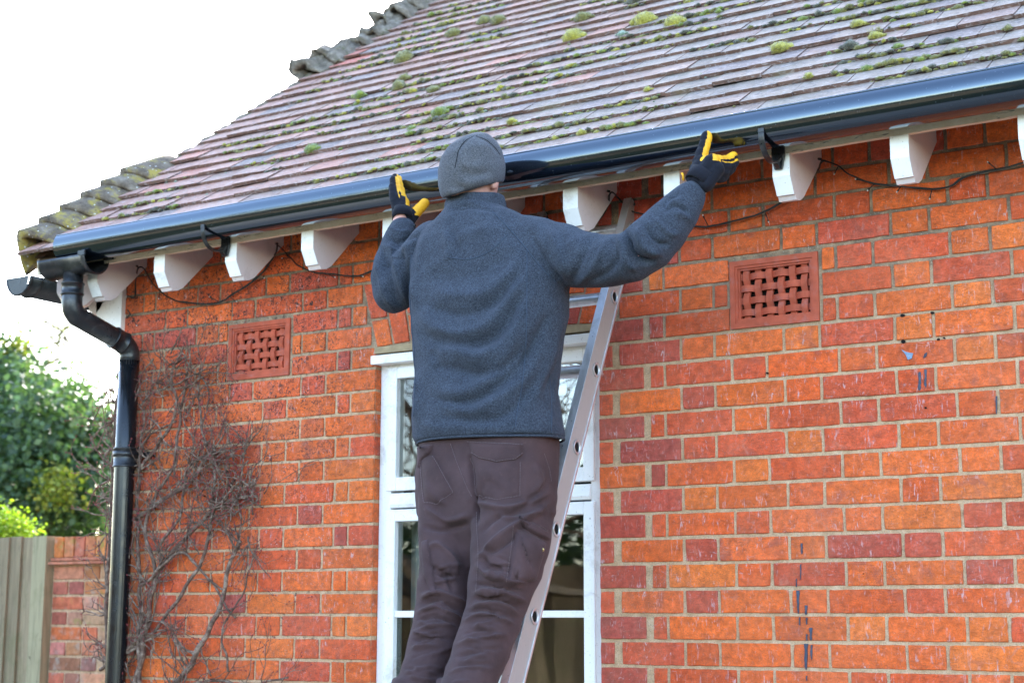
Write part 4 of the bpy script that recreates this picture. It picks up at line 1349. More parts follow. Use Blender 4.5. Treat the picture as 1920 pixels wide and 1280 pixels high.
def leaves(mb, c, rad, n, size, pal, rnd, clump=6, squash=.85):
    done = 0
    while done < n:
        v = Vector((rnd.gauss(0, 1), rnd.gauss(0, 1), rnd.gauss(0, 1))).normalized() * rad * rnd.uniform(.25, 1.0) ** .5
        if mnoise.noise((c + v) * (1.9 / rad) + Vector((3, 1, 7))) < -.12: done += 1; continue
        cc = c + Vector((v.x, v.y, v.z * squash)); col = rnd.choice(pal); kk = rnd.uniform(.75, 1.3)
        col = tuple(q * kk for q in col)
        for j in range(clump):
            p = cc + Vector((rnd.gauss(0, 1), rnd.gauss(0, 1), rnd.gauss(0, 1))) * size * 1.5
            a = Vector((rnd.gauss(0, 1), rnd.gauss(0, 1), rnd.gauss(-.3, .7))).normalized(); s_ = size * rnd.uniform(.6, 1.3)
            b_ = a.cross(Vector((rnd.gauss(0, 1), rnd.gauss(0, 1), rnd.gauss(0, 1)))).normalized() * s_ * .33
            mb.add([p, p + a * s_ * .5 + b_, p + a * s_, p + a * s_ * .5 - b_], [(0, 1, 2, 3)], 0, col)
            done += 1
def limb(mb, p, q, r0, r1, rnd, n=8, bend=.08):
    L = (q - p).length
    pts = [p.lerp(q, i / n) + mnoise.noise_vector(Vector((i * .6, p.x * 3, q.z * 3))) * L * bend * math.sin(math.pi * i / n) for i in range(n + 1)]
    mb.tube(pts, [r0 + (r1 - r0) * i / n for i in range(n + 1)], 8)
    return pts
rl = random.Random(17)
DG = [(.060, .105, .055), (.085, .140, .070), (.105, .170, .085), (.075, .120, .07), (.14, .20, .095), (.045, .08, .05)]
def ball(px, py, rp, dep): return atd(px, py, dep), rp / FPX * dep
tr = empty('garden_tree', (-9.3, 6.3, G))
tr.location = Vector((atd(60, 900, 14).x, atd(60, 900, 14).y, G))
tag(tr, 'dense green leafy tree behind the fence at the left', 'tree')
mb = MB()
blobs = [(15, 745, 78, 14.2), (75, 800, 86, 13.6), (135, 850, 66, 13.9), (60, 905, 96, 13.4), (5, 850, 80, 13.8), (150, 770, 34, 14.4), (12, 680, 34, 14.6), (170, 935, 42, 13.6), (110, 740, 36, 14.5),
         (120, 960, 60, 14.2), (20, 980, 90, 14.4), (185, 860, 28, 14.0), (205, 800, 26, 14.2), (110, 1090, 150, 14.8), (-100, 820, 160, 14.6), (-120, 1040, 170, 14.2), (212, 915, 22, 14.1), (195, 985, 24, 14.5)]
for (a, b_, r, dp_) in blobs:
    c, rad = ball(a, b_, r, dp_)
    leaves(mb, c, rad, int(1500 * (rad / .4) ** 2 * 1.25) + 400, .068, DG if r > 30 else DG[1:], rl, 7)
for (a, b_, r, dp_) in [(100, 905, 26, 13.1), (112, 925, 20, 13.1), (20, 655, 18, 14.6)]:
    c, rad = ball(a, b_, r, dp_); leaves(mb, c, rad, 320, .05, [(.26, .24, .04), (.20, .23, .04)], rl, 5)
kid(mb, 'crown', LEAF, tr)
mb = MB()
base_ = Vector(tr.location); fork = atd(60, 1020, 14)
limb(mb, base_, fork, .16, .11, rl)
for (a, b_) in ((20, 800), (90, 840), (140, 900), (10, 900), (60, 760), (-80, 850)):
    limb(mb, fork, atd(a, b_, 14), .07, .012, rl, 10, .12)
kid(mb, 'trunk', BARK, tr)
# slender tree with sparse young leaves against the sky
th = empty('slender_tree', (0, 0, 0)); th.location = Vector((atd(72, 1100, 17).x, atd(72, 1100, 17).y, G))
tag(th, 'slender tree with sparse yellowish new leaves rising above the dense one', 'tree')
mb = MB(); ml = MB()
def tp_(a, b_, d=17): return atd(a, b_, d)
limb(mb, Vector(th.location), tp_(70, 760), .06, .035, rl)
limb(mb, tp_(70, 760), tp_(80, 690), .032, .026, rl)
brs = [((80, 690), (108, 645)), ((80, 690), (83, 740)), ((108, 645), (117, 620)), ((117, 620), (95, 608)), ((117, 620), (140, 606)), ((80, 690), (55, 655)), ((55, 655), (28, 622)), ((83, 685), (112, 672)), ((60, 770), (25, 720)), ((25, 720), (-5, 655)), ((95, 608), (80, 600)), ((108, 645), (92, 632)), ((55, 655), (40, 665)), ((120, 630), (132, 648))]
for p, q in brs:
    pts = limb(mb, tp_(*p), tp_(*q), .020, .007, rl, 6, .15)
    for w_ in pts:
        for j in range(2):
            e = w_ + Vector((rl.gauss(0, .10), rl.gauss(0, .1), rl.gauss(.05, .08)))
            mb.tube([w_, e], [.005, .002], 4)
            leaves(ml, e, .05, 9, .034, [(.28, .27, .08), (.22, .23, .07), (.30, .26, .10)], rl, 3)
kid(mb, 'trunk', BARK, th); kid(ml, 'crown', LEAF, th)
bs = empty('garden_bush', (0, 0, 0)); bs.location = Vector((atd(10, 985, 9.6).x, atd(10, 985, 9.6).y, G))
tag(bs, 'bright yellow-green bush just showing over the fence at the left edge', 'bush')
mb = MB()
for (a, b_, r) in [(8, 985, 34), (38, 992, 24), (-30, 980, 40), (20, 1030, 60), (-40, 1060, 70)]:
    c, rad = ball(a, b_, r, 9.6); leaves(mb, c, rad, int(900 * (rad / .11) ** 1.2), .026, [(.30, .42, .04), (.38, .48, .06), (.22, .34, .03)], rl, 5)
kid(mb, 'crown', LEAF, bs)
mb = MB(); limb(mb, Vector(bs.location), atd(5, 1000, 9.6), .03, .012, rl); kid(mb, 'trunk', BARK, bs)

# the garden behind the photographer, seen mirrored in the window panes and the gutter
fence(-10.5, -.6, -7.2, .30, 'grey board fence mirrored in the window panes, at the far side of the garden', .5)
mb = MB()
for i in range(60):
    x = -11 + i * .24
    leaves(mb, Vector((x, -7.9 + rl.uniform(-.2, .2), .45 + rl.uniform(-.1, .25))), .65, 380, .05, [(.015, .035, .012), (.025, .055, .018), (.04, .07, .02)], rl, 6)
o = mb.build('hedge', LEAF); tag(o, 'leafy green hedge above the mirrored fence', 'hedge')
rl2 = random.Random(77)
mb = MB()
for i in range(46):
    x = -17 + i * .55
    leaves(mb, Vector((x, -13.5 + rl2.uniform(-.8, .8), .55 + rl2.uniform(-.3, .45))), 1.25, 420, .13, [(.012, .025, .012), (.02, .04, .015), (.03, .05, .018)], rl2, 6)
o = mb.build('tree_belt', LEAF); tag(o, 'dark belt of trees behind the mirrored hedge', 'trees', kind='stuff')
bt = empty('bare_tree', (-4.9, -5.9, G)); tag(bt, 'bare branching tree mirrored in the window panes', 'tree')
mb = MB()
def grow(p, d, L, r, dep):
    q = p + d * L
    limb(mb, p, q, r, r * .62, rl, 5, .10)
    if dep == 0: return
    for j in range(3 if dep > 1 else 4):
        nd = (d + Vector((rl.gauss(0, .55), rl.gauss(0, .45), rl.gauss(.1, .35)))).normalized()
        grow(q if j else p.lerp(q, .7), nd, L * rl.uniform(.6, .85), r * .58, dep - 1)
grow(Vector((-4.9, -5.9, G)), Vector((.12, .05, 1)).normalized(), 1.6, .085, 6)
grow(Vector((-4.9, -5.9, G + .5)), Vector((.7, .1, 1.1)).normalized(), 1.4, .06, 5)
kid(mb, 'branches', BARK, bt)
bt2 = empty('bare_tree', (-7.8, -7.0, G)); tag(bt2, 'second bare tree behind the photographer, further left in the mirrored garden', 'tree')
mb = MB(); grow(Vector((-7.8, -6.6, G)), Vector((-.05, .05, 1)).normalized(), 1.6, .09, 6); kid(mb, 'branches', BARK, bt2)

# ------------------------------------------------------------------ the man on the ladder
def project(co):
    d = co - np.array(CAM)
    z = d @ np.array(_F)
    return np.stack([960 + FPX * (d @ np.array(_R)) / z, 640 - FPX * (d @ np.array(_U)) / z], 1)
def loft(mb, rings, n=28, e=2.3):
    """rings: (centre, half-width, half-depth[, right vector]) stacked into a closed body"""
    vs = []
    for r in rings:
        c, a, b_ = r[0], r[1], r[2]; rt_ = r[3] if len(r) > 3 else Vector((1, 0, 0)); fw = r[4] if len(r) > 4 else Vector((0, 1, 0))
        for k in range(n):
            t = 2 * math.pi * k / n; cx, sy = math.cos(t), math.sin(t)
            vs.append(c + rt_ * a * math.copysign(abs(cx) ** (2 / e), cx) + fw * b_ * math.copysign(abs(sy) ** (2 / e), sy))
    m = len(rings)
    fs = [(i * n + k, i * n + (k + 1) % n, (i + 1) * n + (k + 1) % n, (i + 1) * n + k) for i in range(m - 1) for k in range(n)]
    fs += [tuple(range(n)), tuple((m - 1) * n + k for k in range(n - 1, -1, -1))]
    mb.add(vs, fs)
def ball_(mb, c, r, sc=(1, 1, 1)):
    bm = bmesh.new(); bmesh.ops.create_icosphere(bm, subdivisions=3, radius=1)
    mb.add([c + Vector((v.co.x * r * sc[0], v.co.y * r * sc[1], v.co.z * r * sc[2])) for v in bm.verts], [tuple(v.index for v in f.verts) for f in bm.faces]); bm.free()
def chain(mb, pts, rads, n=20):
    mb.tube(pts, rads, n)
    for p, r in zip(pts, rads): ball_(mb, Vector(p), r * .995)
def fuse(mb, name, mats, voxel, smooth=6, sfac=.6):
    o = mb.build(name + '_tmp', mats)
    m = o.modifiers.new('r', 'REMESH'); m.mode = 'VOXEL'; m.voxel_size = voxel; m.adaptivity = 0
    if smooth:
        s_ = o.modifiers.new('s', 'SMOOTH'); s_.factor = sfac; s_.iterations = smooth
    dg = bpy.context.evaluated_depsgraph_get(); dg.update()
    me = bpy.data.meshes.new_from_object(o.evaluated_get(dg)); me.name = name
    bpy.data.objects.remove(o)
    me.materials.clear()
    for q in (mats if isinstance(mats, (list, tuple)) else [mats]): me.materials.append(q)
    for a in list(me.color_attributes): me.color_attributes.remove(a)
    me.polygons.foreach_set('use_smooth', [True] * len(me.polygons))
    ob = bpy.data.objects.new(name, me); COL.objects.link(ob)
    return ob
def coords(me):
    a = np.empty(len(me.vertices) * 3); me.vertices.foreach_get('co', a); return a.reshape(-1, 3)
def normals(me):
    a = np.empty(len(me.vertices) * 3, np.float32); me.vertex_normals.foreach_get('vector', a); return a.reshape(-1, 3).astype(float)
def seg_dist(P, line):
    best = np.full(len(P), 1e9); tt = np.zeros(len(P)); L = 0
    ln = np.array(line, float); seg = np.linalg.norm(np.diff(ln, axis=0), axis=1); tot = seg.sum()
    for i in range(len(ln) - 1):
        a, b_ = ln[i], ln[i + 1]; d = b_ - a
        t = np.clip(((P - a) @ d) / (d @ d), 0, 1)
        dist = np.linalg.norm(P - (a + t[:, None] * d), axis=1)
        m = dist < best; best[m] = dist[m]; tt[m] = (L + t[m] * seg[i]) / tot; L += seg[i]
    return best, tt
def sculpt(ob, folds, amp=1.0, wf=1.0):
    """folds: (px polyline, width px, height m); raises (+) or sinks (-) a soft ridge in the cloth"""
    me = ob.data; co = coords(me); nr = normals(me); P = project(co)
    view = co - np.array(CAM); view /= np.linalg.norm(view, axis=1)[:, None]
    fac = np.clip(-(nr * view).sum(1) * 2.5, 0, 1)
    disp = np.zeros(len(co))
    for line, wd, h in folds:
        ln = [tuple(v) for v in [(p.x, p.y) for p in cat([Vector((a, b_, 0)) for a, b_ in line], 6)]] if len(line) > 2 else line
        d, t = seg_dist(P, ln)
        env = np.clip(np.sin(np.pi * np.clip(t, .0, 1)) * 1.6, 0, 1)
        disp += h * amp * env * np.exp(-(d / (wd * wf)) ** 2)
    co += nr * (disp * fac)[:, None]
    me.vertices.foreach_set('co', co.ravel()); me.update()
def noise_disp(ob, fn):
    me = ob.data; co = coords(me); nr = normals(me)
    d = np.array([fn(Vector(c)) for c in co])
    co += nr * d[:, None]; me.vertices.foreach_set('co', co.ravel()); me.update()
def bvh(ob):
    me = ob.data
    return BVHTree.FromPolygons([v.co.copy() for v in me.vertices], [tuple(p.vertices) for p in me.polygons])
def hit(tree, px, py, off=0.0):
    d = ray(px, py).normalized(); r = tree.ray_cast(CAM, d)
    if r[0] is None: return None
    n = r[1]
    if n.dot(d) > 0: n = -n
    return r[0] + n * off
def on_surface(tree, line, step=3.0, off=.001):
    out = []
    for (a, b_) in zip(line, line[1:]):
        L = math.dist(a, b_); n = max(1, int(L / step))
        for i in range(n):
            t = i / n; h = hit(tree, a[0] + (b_[0] - a[0]) * t, a[1] + (b_[1] - a[1]) * t, off)
            if h is not None: out.append(h)
    h = hit(tree, line[-1][0], line[-1][1], off)
    if h is not None: out.append(h)
    return out
def lerp_line(line, u):
    L = [math.dist(a, b_) for a, b_ in zip(line, line[1:])]; t = u * sum(L)
    for (a, b_), l in zip(zip(line, line[1:]), L):
        if t <= l or l == L[-1] and (a, b_) == (line[-2], line[-1]): return (a[0] + (b_[0] - a[0]) * t / l, a[1] + (b_[1] - a[1]) * t / l)
        t -= l
    return line[-1]
def patch(tree, top, bot, name, mat, parent, nu=14, nv=12, th=.0045, puff=.003):
    mb = MB(); vs = []
    for j in range(nv + 1):
        for i in range(nu + 1):
            u, v = i / nu, j / nv
            a, b_ = lerp_line(top, u), lerp_line(bot, u)
            q = (a[0] + (b_[0] - a[0]) * v, a[1] + (b_[1] - a[1]) * v)
            edge = min(u, 1 - u, v, 1 - v)
            off = -.003 if edge <= 0 else th + puff * min(1, edge * 4)
            h = hit(tree, q[0], q[1], off)
            if h is None: h = vs[-1] if vs else CAM + ray(*q) * 1e-3
            vs.append(h)
    fs = [(j * (nu + 1) + i, j * (nu + 1) + i + 1, (j + 1) * (nu + 1) + i + 1, (j + 1) * (nu + 1) + i) for j in range(nv) for i in range(nu)]
    mb.add(vs, fs, 0, (1, 1, 1), True)
    return mb.build(name, mat, parent, fix=False)
def stitch(tree, line, parent, mat, r=.0006, off=.0008, dash=True, name='stitching'):
    pts = on_surface(tree, line, 1.6, off)
    mb = MB()
    if dash:
        for i in range(0, len(pts) - 2, 3): mb.tube(pts[i:i + 3], r, 4)
    elif len(pts) > 2: mb.tube(pts, r, 5)
    if mb.v:
        o = mb.build(name, mat, parent, fix=False); return o

def mat_fleece(name, c0, c1, sheen=.55, sc=520):
    b = NB(name)
    hb = b.noise(sc, 5, .85)
    c = b.mix(b.ramp(hb, [(.36, 0.0), (.64, 1.0)]), c0, c1)
    c = b.mix(.6, c, b.ramp(b.noise(22, 4, .6), [(.35, .85), (.65, 1.15)]), 'MULTIPLY')
    b.set(base=c, rough=.95, spec=.15, sheen=sheen, sheenr=.45, sheent=(.75, .82, 1.0))
    b.set(normal=b.bump(b.math('ADD', hb, b.math('MULTIPLY', b.noise(170, 4, .7), 1.1)), .75, .0022)); return b.mat
FLEECE = mat_fleece('blue_grey_fleece', (.011, .014, .021), (.072, .082, .106), .08, 240)
HATM = mat_fleece('grey_fleece', (.030, .030, .034), (.145, .145, .158), .08, 300)
def mat_cotton(name, c, dark=.7):
    b = NB(name)
    cc = b.mix(.9, c, b.ramp(b.noise(11, 5, .65), [(.32, .72), (.5, 1.0), (.7, 1.3)]), 'MULTIPLY')
    cc = b.mix(b.ramp(b.noise(1, 4, .7, .7, b.map((60, 60, 60))), [(.6, 0.0), (.74, .4)]), cc, tuple(min(1, q * 1.9) for q in c))
    tw = b.noise(1, 2, .5, 0, b.map((500, 500, 260), (0, .7, 0)))
    b.set(base=cc, rough=.88, spec=.2, sheen=.05, normal=b.bump(b.math('ADD', tw, b.noise(60, 5, .7)), .5, .0016)); return b.mat
TROU = mat_cotton('plum_brown_cotton', (.062, .034, .034))
THREAD = mat_plain('thread', (.17, .12, .12), .9, .2, .1, 50, 0)
SEAM = mat_plain('fleece_seam', (.055, .07, .10), .95, .1, .1, 80, 0)
GLB = mat_cotton('black_glove_fabric', (.008, .008, .013))
def mat_leather():
    b = NB('yellow_glove_leather')
    c = b.ramp(b.noise(30, 4, .6), [(.3, (.62, .27, .008)), (.5, (.80, .38, .010)), (.7, (.86, .46, .02))])
    c = b.mix(b.ramp(b.noise(80, 4, .7), [(.6, 0.0), (.7, .35)]), c, (.34, .15, .02))
    b.set(base=c, rough=.6, spec=.35, normal=b.bump(b.noise(130, 4, .7), .5, .0015)); return b.mat
GLY = mat_leather()
def mat_skin():
    b = NB('skin')
    c = b.ramp(b.noise(24, 4, .6), [(.3, (.56, .27, .22)), (.7, (.68, .38, .31))])
    b.set(base=c, rough=.5, spec=.4, sss=.12, normal=b.bump(b.noise(150, 4, .6), .2, .001)); 
    b.p.inputs['Subsurface Radius'].default_value = (.01, .004, .002); return b.mat
SKIN = mat_skin()
HAIR = mat_plain('short_brown_hair', (.06, .035, .02), .8, .3, .3, 200, .5, .001)

V = Vector
def W(px, hw_px, py, Y):      # ring centre and real half-width from pixel half-width
    c = at(px, py, Y); d = (c - CAM).dot(_F); return c, hw_px / FPX * d / math.cos(YAW) * .93
# --- body (skin): continuous from head to ankles, inside the clothes
hc = at(884, 316, -.505)
shoulderR, elbowR, wristR = at(1010, 452, -.50), at(1190, 488, -.56), at(1303, 352, -.452)
shoulderL, elbowL, wristL = at(800, 462, -.50), at(734, 548, -.520), at(752, 412, -.452)
pel = at(910, 850, -.545)
ankL = V((at(787, 1276, -.84).x - .01, -.925, -.54)); ankR = V((at(877, 1276, -.84).x + .02, -.925, -.54))
kneeL, kneeR = at(830, 1125, -.69), at(940, 1120, -.69)
mb = MB()
loft(mb, [(hc + V((0, .01, -.115)), .045, .05), (hc + V((0, .012, -.085)), .062, .075), (hc + V((0, .008, -.04)), .073, .090), (hc, .078, .098), (hc + V((0, -.002, .035)), .072, .090), (hc + V((0, -.002, .062)), .050, .062), (hc + V((0, 0, .074)), .02, .03)], 24, 2.05)
fz = hc + V((0, .098, 0))                                                   # the face looks at the wall and up
ball_(mb, fz + V((0, -.003, -.028)), .016, (.8, 1.2, 1.3)); ball_(mb, fz + V((0, -.012, -.066)), .02, (1.3, .7, .5)); ball_(mb, fz + V((0, -.018, -.095)), .026)
for s_ in (-1, 1):
    ball_(mb, hc + V((s_ * .079, .004, -.048)), .031, (.40, .65, 1.0)); ball_(mb, hc + V((s_ * .086, -.004, -.040)), .022, (.4, .6, .95))
    ball_(mb, fz + V((s_ * .034, -.016, 0)), .014)
chain(mb, [hc + V((0, .0, -.06)), hc + V((0, -.005, -.12)), at(890, 400, -.50)], [.055, .056, .062])
loft(mb, [(at(890, 395, -.50), .07, .06), (at(900, 430, -.50), .15, .085), (at(905, 520, -.51), .165, .10), (at(908, 640, -.53), .15, .10), (at(908, 760, -.54), .15, .10), (at(910, 850, -.545), .17, .11)], 24)
chain(mb, [shoulderR, (shoulderR + elbowR) / 2, elbowR, (elbowR * .5 + wristR * .5), wristR, wristR + (wristR - elbowR).normalized() * .03], [.050, .042, .030, .030, .0265, .027])
chain(mb, [shoulderL, (shoulderL + elbowL) / 2, elbowL, (elbowL * .5 + wristL * .5), wristL, wristL + (wristL - elbowL).normalized() * .03], [.050, .042, .030, .030, .0265, .027])
chain(mb, [pel + V((-.085, 0, -.02)), kneeL, (kneeL + ankL) / 2, ankL], [.075, .052, .046, .036]); chain(mb, [pel + V((.085, 0, -.02)), kneeR, (kneeR + ankR) / 2, ankR], [.075, .052, .046, .036])
person = fuse(mb, 'person', SKIN, .006, 5, .5)
tag(person, 'man from behind in grey beanie, blue-grey fleece and plum trousers, hands raised to the gutter', 'person')
mb = MB()
for s_ in (-1, 1): ball_(mb, fz + V((s_ * .033, -.004, .002)), .010)
kid0 = lambda mb, name, mats: mb.build(name, mats, person)
mb2 = MB(); mb2.v, mb2.f, mb2.m, mb2.c, mb2.sm = mb.v[:len(mb.v) // 2], [f for f in mb.f if max(f) < len(mb.v) // 2], [0] * (len(mb.f) // 2), mb.c[:len(mb.v) // 2], [True] * (len(mb.f) // 2)
kid0(mb2, 'eye', mat_plain('eye_white', (.7, .7, .7), .2, .5, .05, 10, 0))
mb = MB(); ball_(mb, fz + V((.033, -.004, .002)), .010); kid0(mb, 'eye', bpy.data.materials['eye_white'])
mb = MB()          # cropped hair below the rim of the hat
loft(mb, [(hc + V((0, -.012, -.062)), .060, .072), (hc + V((0, -.010, -.04)), .0745, .086), (hc + V((0, -.006, -.01)), .0795, .0945), (hc + V((0, -.004, .03)), .079, .094)], 24, 2.05)
kid0(mb, 'hair', HAIR)

# --- beanie
mb = MB()
def hr(px, hw, py, dy, hd): 
    c, a = W(px, hw, py, -.505 + dy); return (c, a * .93, hd)
rg_ = [hr(887, 55, 357, .004, .100), hr(886, 57.5, 347, .002, .105), hr(885, 60, 330, 0, .108), hr(884, 59, 310, -.002, .107), hr(884, 55, 290, -.004, .101), hr(886, 43, 272, -.004, .083), hr(889, 28, 259, -.002, .055), hr(891, 9, 251, 0, .02)]
tilt = math.radians(7)
rg_ = [(c, a, b_, V((math.cos(tilt), 0, math.sin(tilt))), V((0, 1, .34 if i_ < 3 else .15)).normalized()) for i_, (c, a, b_) in enumerate(rg_)]
loft(mb, rg_, 40, 2.1)
hat = fuse(mb, 'beanie', HATM, .0042, 8, .6); hat.parent = person
sculpt(hat, [([(889, 256), (872, 266), (859, 284), (856, 302), (853, 318)], 3.6, -.0060), ([(893, 256), (912, 264), (928, 278), (938, 292)], 3.4, -.0050),
             ([(859, 316), (880, 327), (905, 326), (925, 318)], 8, -.0045), ([(862, 304), (885, 312), (915, 305)], 8, .003), ([(842, 345), (880, 356), (915, 346), (932, 336)], 7, -.0035), ([(838, 358), (885, 366), (930, 352)], 5, .004), ([(850, 336), (885, 342), (920, 332)], 6, .0025)])
noise_disp(hat, lambda p: mnoise.noise(p * 16) * .003 + mnoise.noise(p * 45) * .0008)

ht_ = bvh(hat); HSEAM = mat_plain('hat_seam', (.016, .016, .02), .95, .1, .1, 80, 0)
for line in ([(889, 255), (872, 265), (860, 282), (856, 300), (853, 316)], [(892, 255), (912, 263), (928, 277), (938, 291)]):
    stitch(ht_, [(p.x, p.y) for p in cat([V((a, b_, 0)) for a, b_ in line], 5)], hat, HSEAM, .0013, -.0002, False, 'seam')
# --- fleece jacket
mb = MB()
def tr_(l, r, y, Y, hd):
    c = at((l + r) / 2, y, Y); h_ = (r - l) / 2 / FPX * (c - CAM).dot(_F); a = math.sqrt(max(h_ * h_ - (hd * .535) ** 2, .2 * h_ * h_)) / .845 * .985
    return (c, a, hd)
tor = [tr_(778, 1057, 827, -.548, .150), tr_(772, 1056, 810, -.548, .152), tr_(771, 1050, 780, -.547, .150), tr_(774, 1045, 740, -.545, .146), tr_(776, 1047, 690, -.540, .146), tr_(772, 1056, 640, -.530, .146),
       tr_(768, 1064, 590, -.520, .146), tr_(766, 1066, 540, -.510, .142), tr_(768, 1055, 490, -.502, .136), tr_(778, 1030, 450, -.498, .122), tr_(800, 998, 420, -.497, .104), tr_(826, 960, 400, -.497, .088), tr_(842, 940, 385, -.497, .078)]
loft(mb, tor, 36, 2.35)
# raise the hem a little on the right
ball_(mb, at(815, 460, -.50), .078, (1, .95, 1)); ball_(mb, at(985, 452, -.50), .085, (1.05, .9, .9))
def tube_px(lst, n=24):
    pts = []; rr = []
    for px, py, Y, hw in lst:
        c = at(px, py, Y); pts.append(c); rr.append(hw / FPX * (c - CAM).dot(_F))
    chain(mb, pts, rr, n)
tube_px([(985, 460, -.50, 58), (1035, 474, -.505, 60), (1085, 486, -.515, 55), (1135, 489, -.53, 50), (1182, 483, -.545, 49), (1216, 458, -.54, 50), (1246, 428, -.515, 47), (1272, 398, -.49, 39), (1289, 376, -.470, 32), (1296, 366, -.462, 28)])
tube_px([(815, 465, -.50, 52), (786, 500, -.505, 52), (757, 530, -.515, 46), (740, 545, -.520, 43)])
tube_px([(740, 545, -.520, 42), (733, 520, -.515, 38), (738, 490, -.50, 36), (746, 462, -.482, 33), (752, 442, -.468, 28), (754, 431, -.460, 25)])
jk = fuse(mb, 'fleece_jacket', FLEECE, .0052, 14, .6); jk.parent = person
F_ = [
    ([(820, 462), (870, 442), (935, 420)], 8, .006), ([(805, 545), (865, 556), (920, 545), (965, 505), (985, 455)], 10, .011), ([(776, 585), (825, 618), (875, 625), (925, 600), (975, 530), (995, 480)], 10, .013),
    ([(806, 680), (845, 652), (895, 668), (945, 645), (985, 575), (1005, 530)], 11, .013), ([(800, 724), (865, 736), (915, 711), (975, 640), (1010, 575)], 10, .012), ([(815, 756), (880, 771), (935, 746), (985, 709), (1020, 650)], 9, .010),
    ([(995, 757), (1035, 672), (1060, 570)], 10, .010), ([(780, 790), (820, 800), (880, 796), (940, 800)], 7, .004),
    ([(832, 430), (842, 462), (838, 490)], 6, .006), ([(850, 430), (858, 462), (856, 485)], 5, -.005),
    ([(790, 515), (850, 520), (915, 505), (958, 462)], 12, -.007), ([(785, 566), (850, 588), (915, 575), (968, 520), (985, 480)], 8, -.010),
    ([(780, 628), (828, 640), (885, 646), (938, 622), (985, 550)], 9, -.013), ([(796, 700), (840, 690), (900, 701), (955, 678), (995, 610)], 8, -.012),
    ([(800, 745), (870, 754), (925, 730), (980, 680), (1015, 610)], 6, -.008), ([(830, 780), (890, 789), (950, 775), (1010, 710)], 7, -.008),
    ([(1015, 740), (1045, 680), (1055, 620)], 7, -.009), ([(975, 690), (1005, 640), (1030, 580)], 7, -.007), ([(808, 655), (818, 672), (824, 695)], 8, -.007), ([(842, 396), (885, 386), (946, 402)], 3.5, -.006),
    ([(778, 700), (784, 740), (780, 790)], 6, .005), ([(1040, 700), (1036, 760), (1040, 800)], 6, .005),
    # armpit fan, right
    ([(1066, 542), (1030, 505), (1008, 468), (992, 430)], 7, -.008), ([(1060, 530), (1050, 490), (1040, 450), (1030, 420)], 7, .006), ([(1070, 538), (1085, 500), (1100, 465), (1118, 440)], 7, -.006),
    ([(1080, 535), (1110, 505), (1128, 470), (1140, 445)], 7, .006), ([(1020, 400), (1040, 430), (1060, 470), (1062, 510)], 8, -.004), ([(1100, 530), (1140, 510), (1160, 480), (1168, 455)], 7, -.005),
    # elbow, right
    ([(1170, 425), (1178, 448), (1186, 472), (1204, 488), (1232, 492)], 5, -.016), ([(1160, 436), (1166, 462), (1176, 492), (1200, 508)], 7, .009), ([(1196, 424), (1200, 450), (1216, 470), (1244, 476)], 6, .010),
    ([(1212, 418), (1220, 440), (1236, 455), (1258, 458)], 5, -.009), ([(1228, 408), (1240, 425), (1256, 438), (1276, 438)], 6, .006), ([(1246, 398), (1262, 384), (1280, 390), (1292, 404)], 4, -.008), ([(1262, 400), (1280, 404), (1296, 414)], 5, .005), ([(1240, 392), (1256, 372), (1274, 366)], 4, -.006),
    # left sleeve
    ([(704, 478), (713, 520), (724, 556), (742, 580)], 5, .007), ([(716, 462), (726, 505), (736, 545), (752, 578)], 5, -.008), ([(730, 452), (741, 495), (752, 535), (766, 572)], 5, .008), ([(746, 448), (756, 492), (764, 535), (772, 572)], 5, -.008),
    ([(762, 448), (770, 490), (775, 540), (776, 590)], 5, .006), ([(720, 440), (745, 452), (772, 446), (790, 436)], 4, -.006), ([(716, 455), (740, 470), (770, 462)], 5, .005), ([(726, 425), (748, 436), (772, 430)], 4, .004), ([(708, 500), (735, 492), (765, 475)], 4, -.004),
    ([(790, 432), (772, 470), (766, 520), (770, 580)], 4, -.008), ([(805, 420), (788, 470), (782, 520), (782, 590)], 6, .004),
    ([(772, 800), (776, 740), (778, 690)], 6, .004), ([(1046, 800), (1040, 750), (1040, 700)], 6, -.006),
]
sculpt(jk, F_[:22], 1.25, 1.3); sculpt(jk, F_[22:], 1.6, 1.0)
def jn(p):
    q = V((p.x * 9 + p.z * 4, p.y * 8, p.z * 13 - p.x * 5))
    return mnoise.noise(q) * .0045 + mnoise.noise(q * 2.3 + V((4, 4, 4))) * .0018
noise_disp(jk, jn)
jt = bvh(jk)
for line in ([(988, 470), (988, 540), (987, 620), (982, 700), (972, 760), (966, 800)], [(925, 398), (958, 432), (990, 470), (1018, 505), (1045, 532)], [(1030, 700), (1034, 760), (1034, 812)], [(772, 478), (768, 520), (770, 580), (778, 680), (776, 780)], [(838, 482), (880, 486), (920, 470), (952, 440)]):
    ln = [(p.x, p.y) for p in cat([V((a, b_, 0)) for a, b_ in line], 5)]
    stitch(jt, ln, jk, SEAM, .0012, .0009, False, 'seam')
# hem band and cuffs
def band(line_pts, r, name, parent, mat, flat=1.0):
    mb = MB(); mb.tube(line_pts, r, 8); o = mb.build(name, mat, parent); return o
def ring_pts(c, a, b_, right=V((1, 0, 0)), fw=V((0, 1, 0)), n=48, wob=0.0, e=2.3):
    out = []
    for k in range(n + 1):
        t = 2 * math.pi * (k % n) / n; cx, sy = math.cos(t), math.sin(t)
        p = c + right * a * math.copysign(abs(cx) ** (2 / e), cx) + fw * b_ * math.copysign(abs(sy) ** (2 / e), sy)
        out.append(p + V((0, 0, wob * math.sin(3 * t + 1))))
    return out
c_, a_ = W(917.5, 139.5, 829, -.548)
band(ring_pts(c_ + V((0, 0, .001)), a_ * .965, .147, wob=.002), .0035, 'hem', jk, FLEECE)
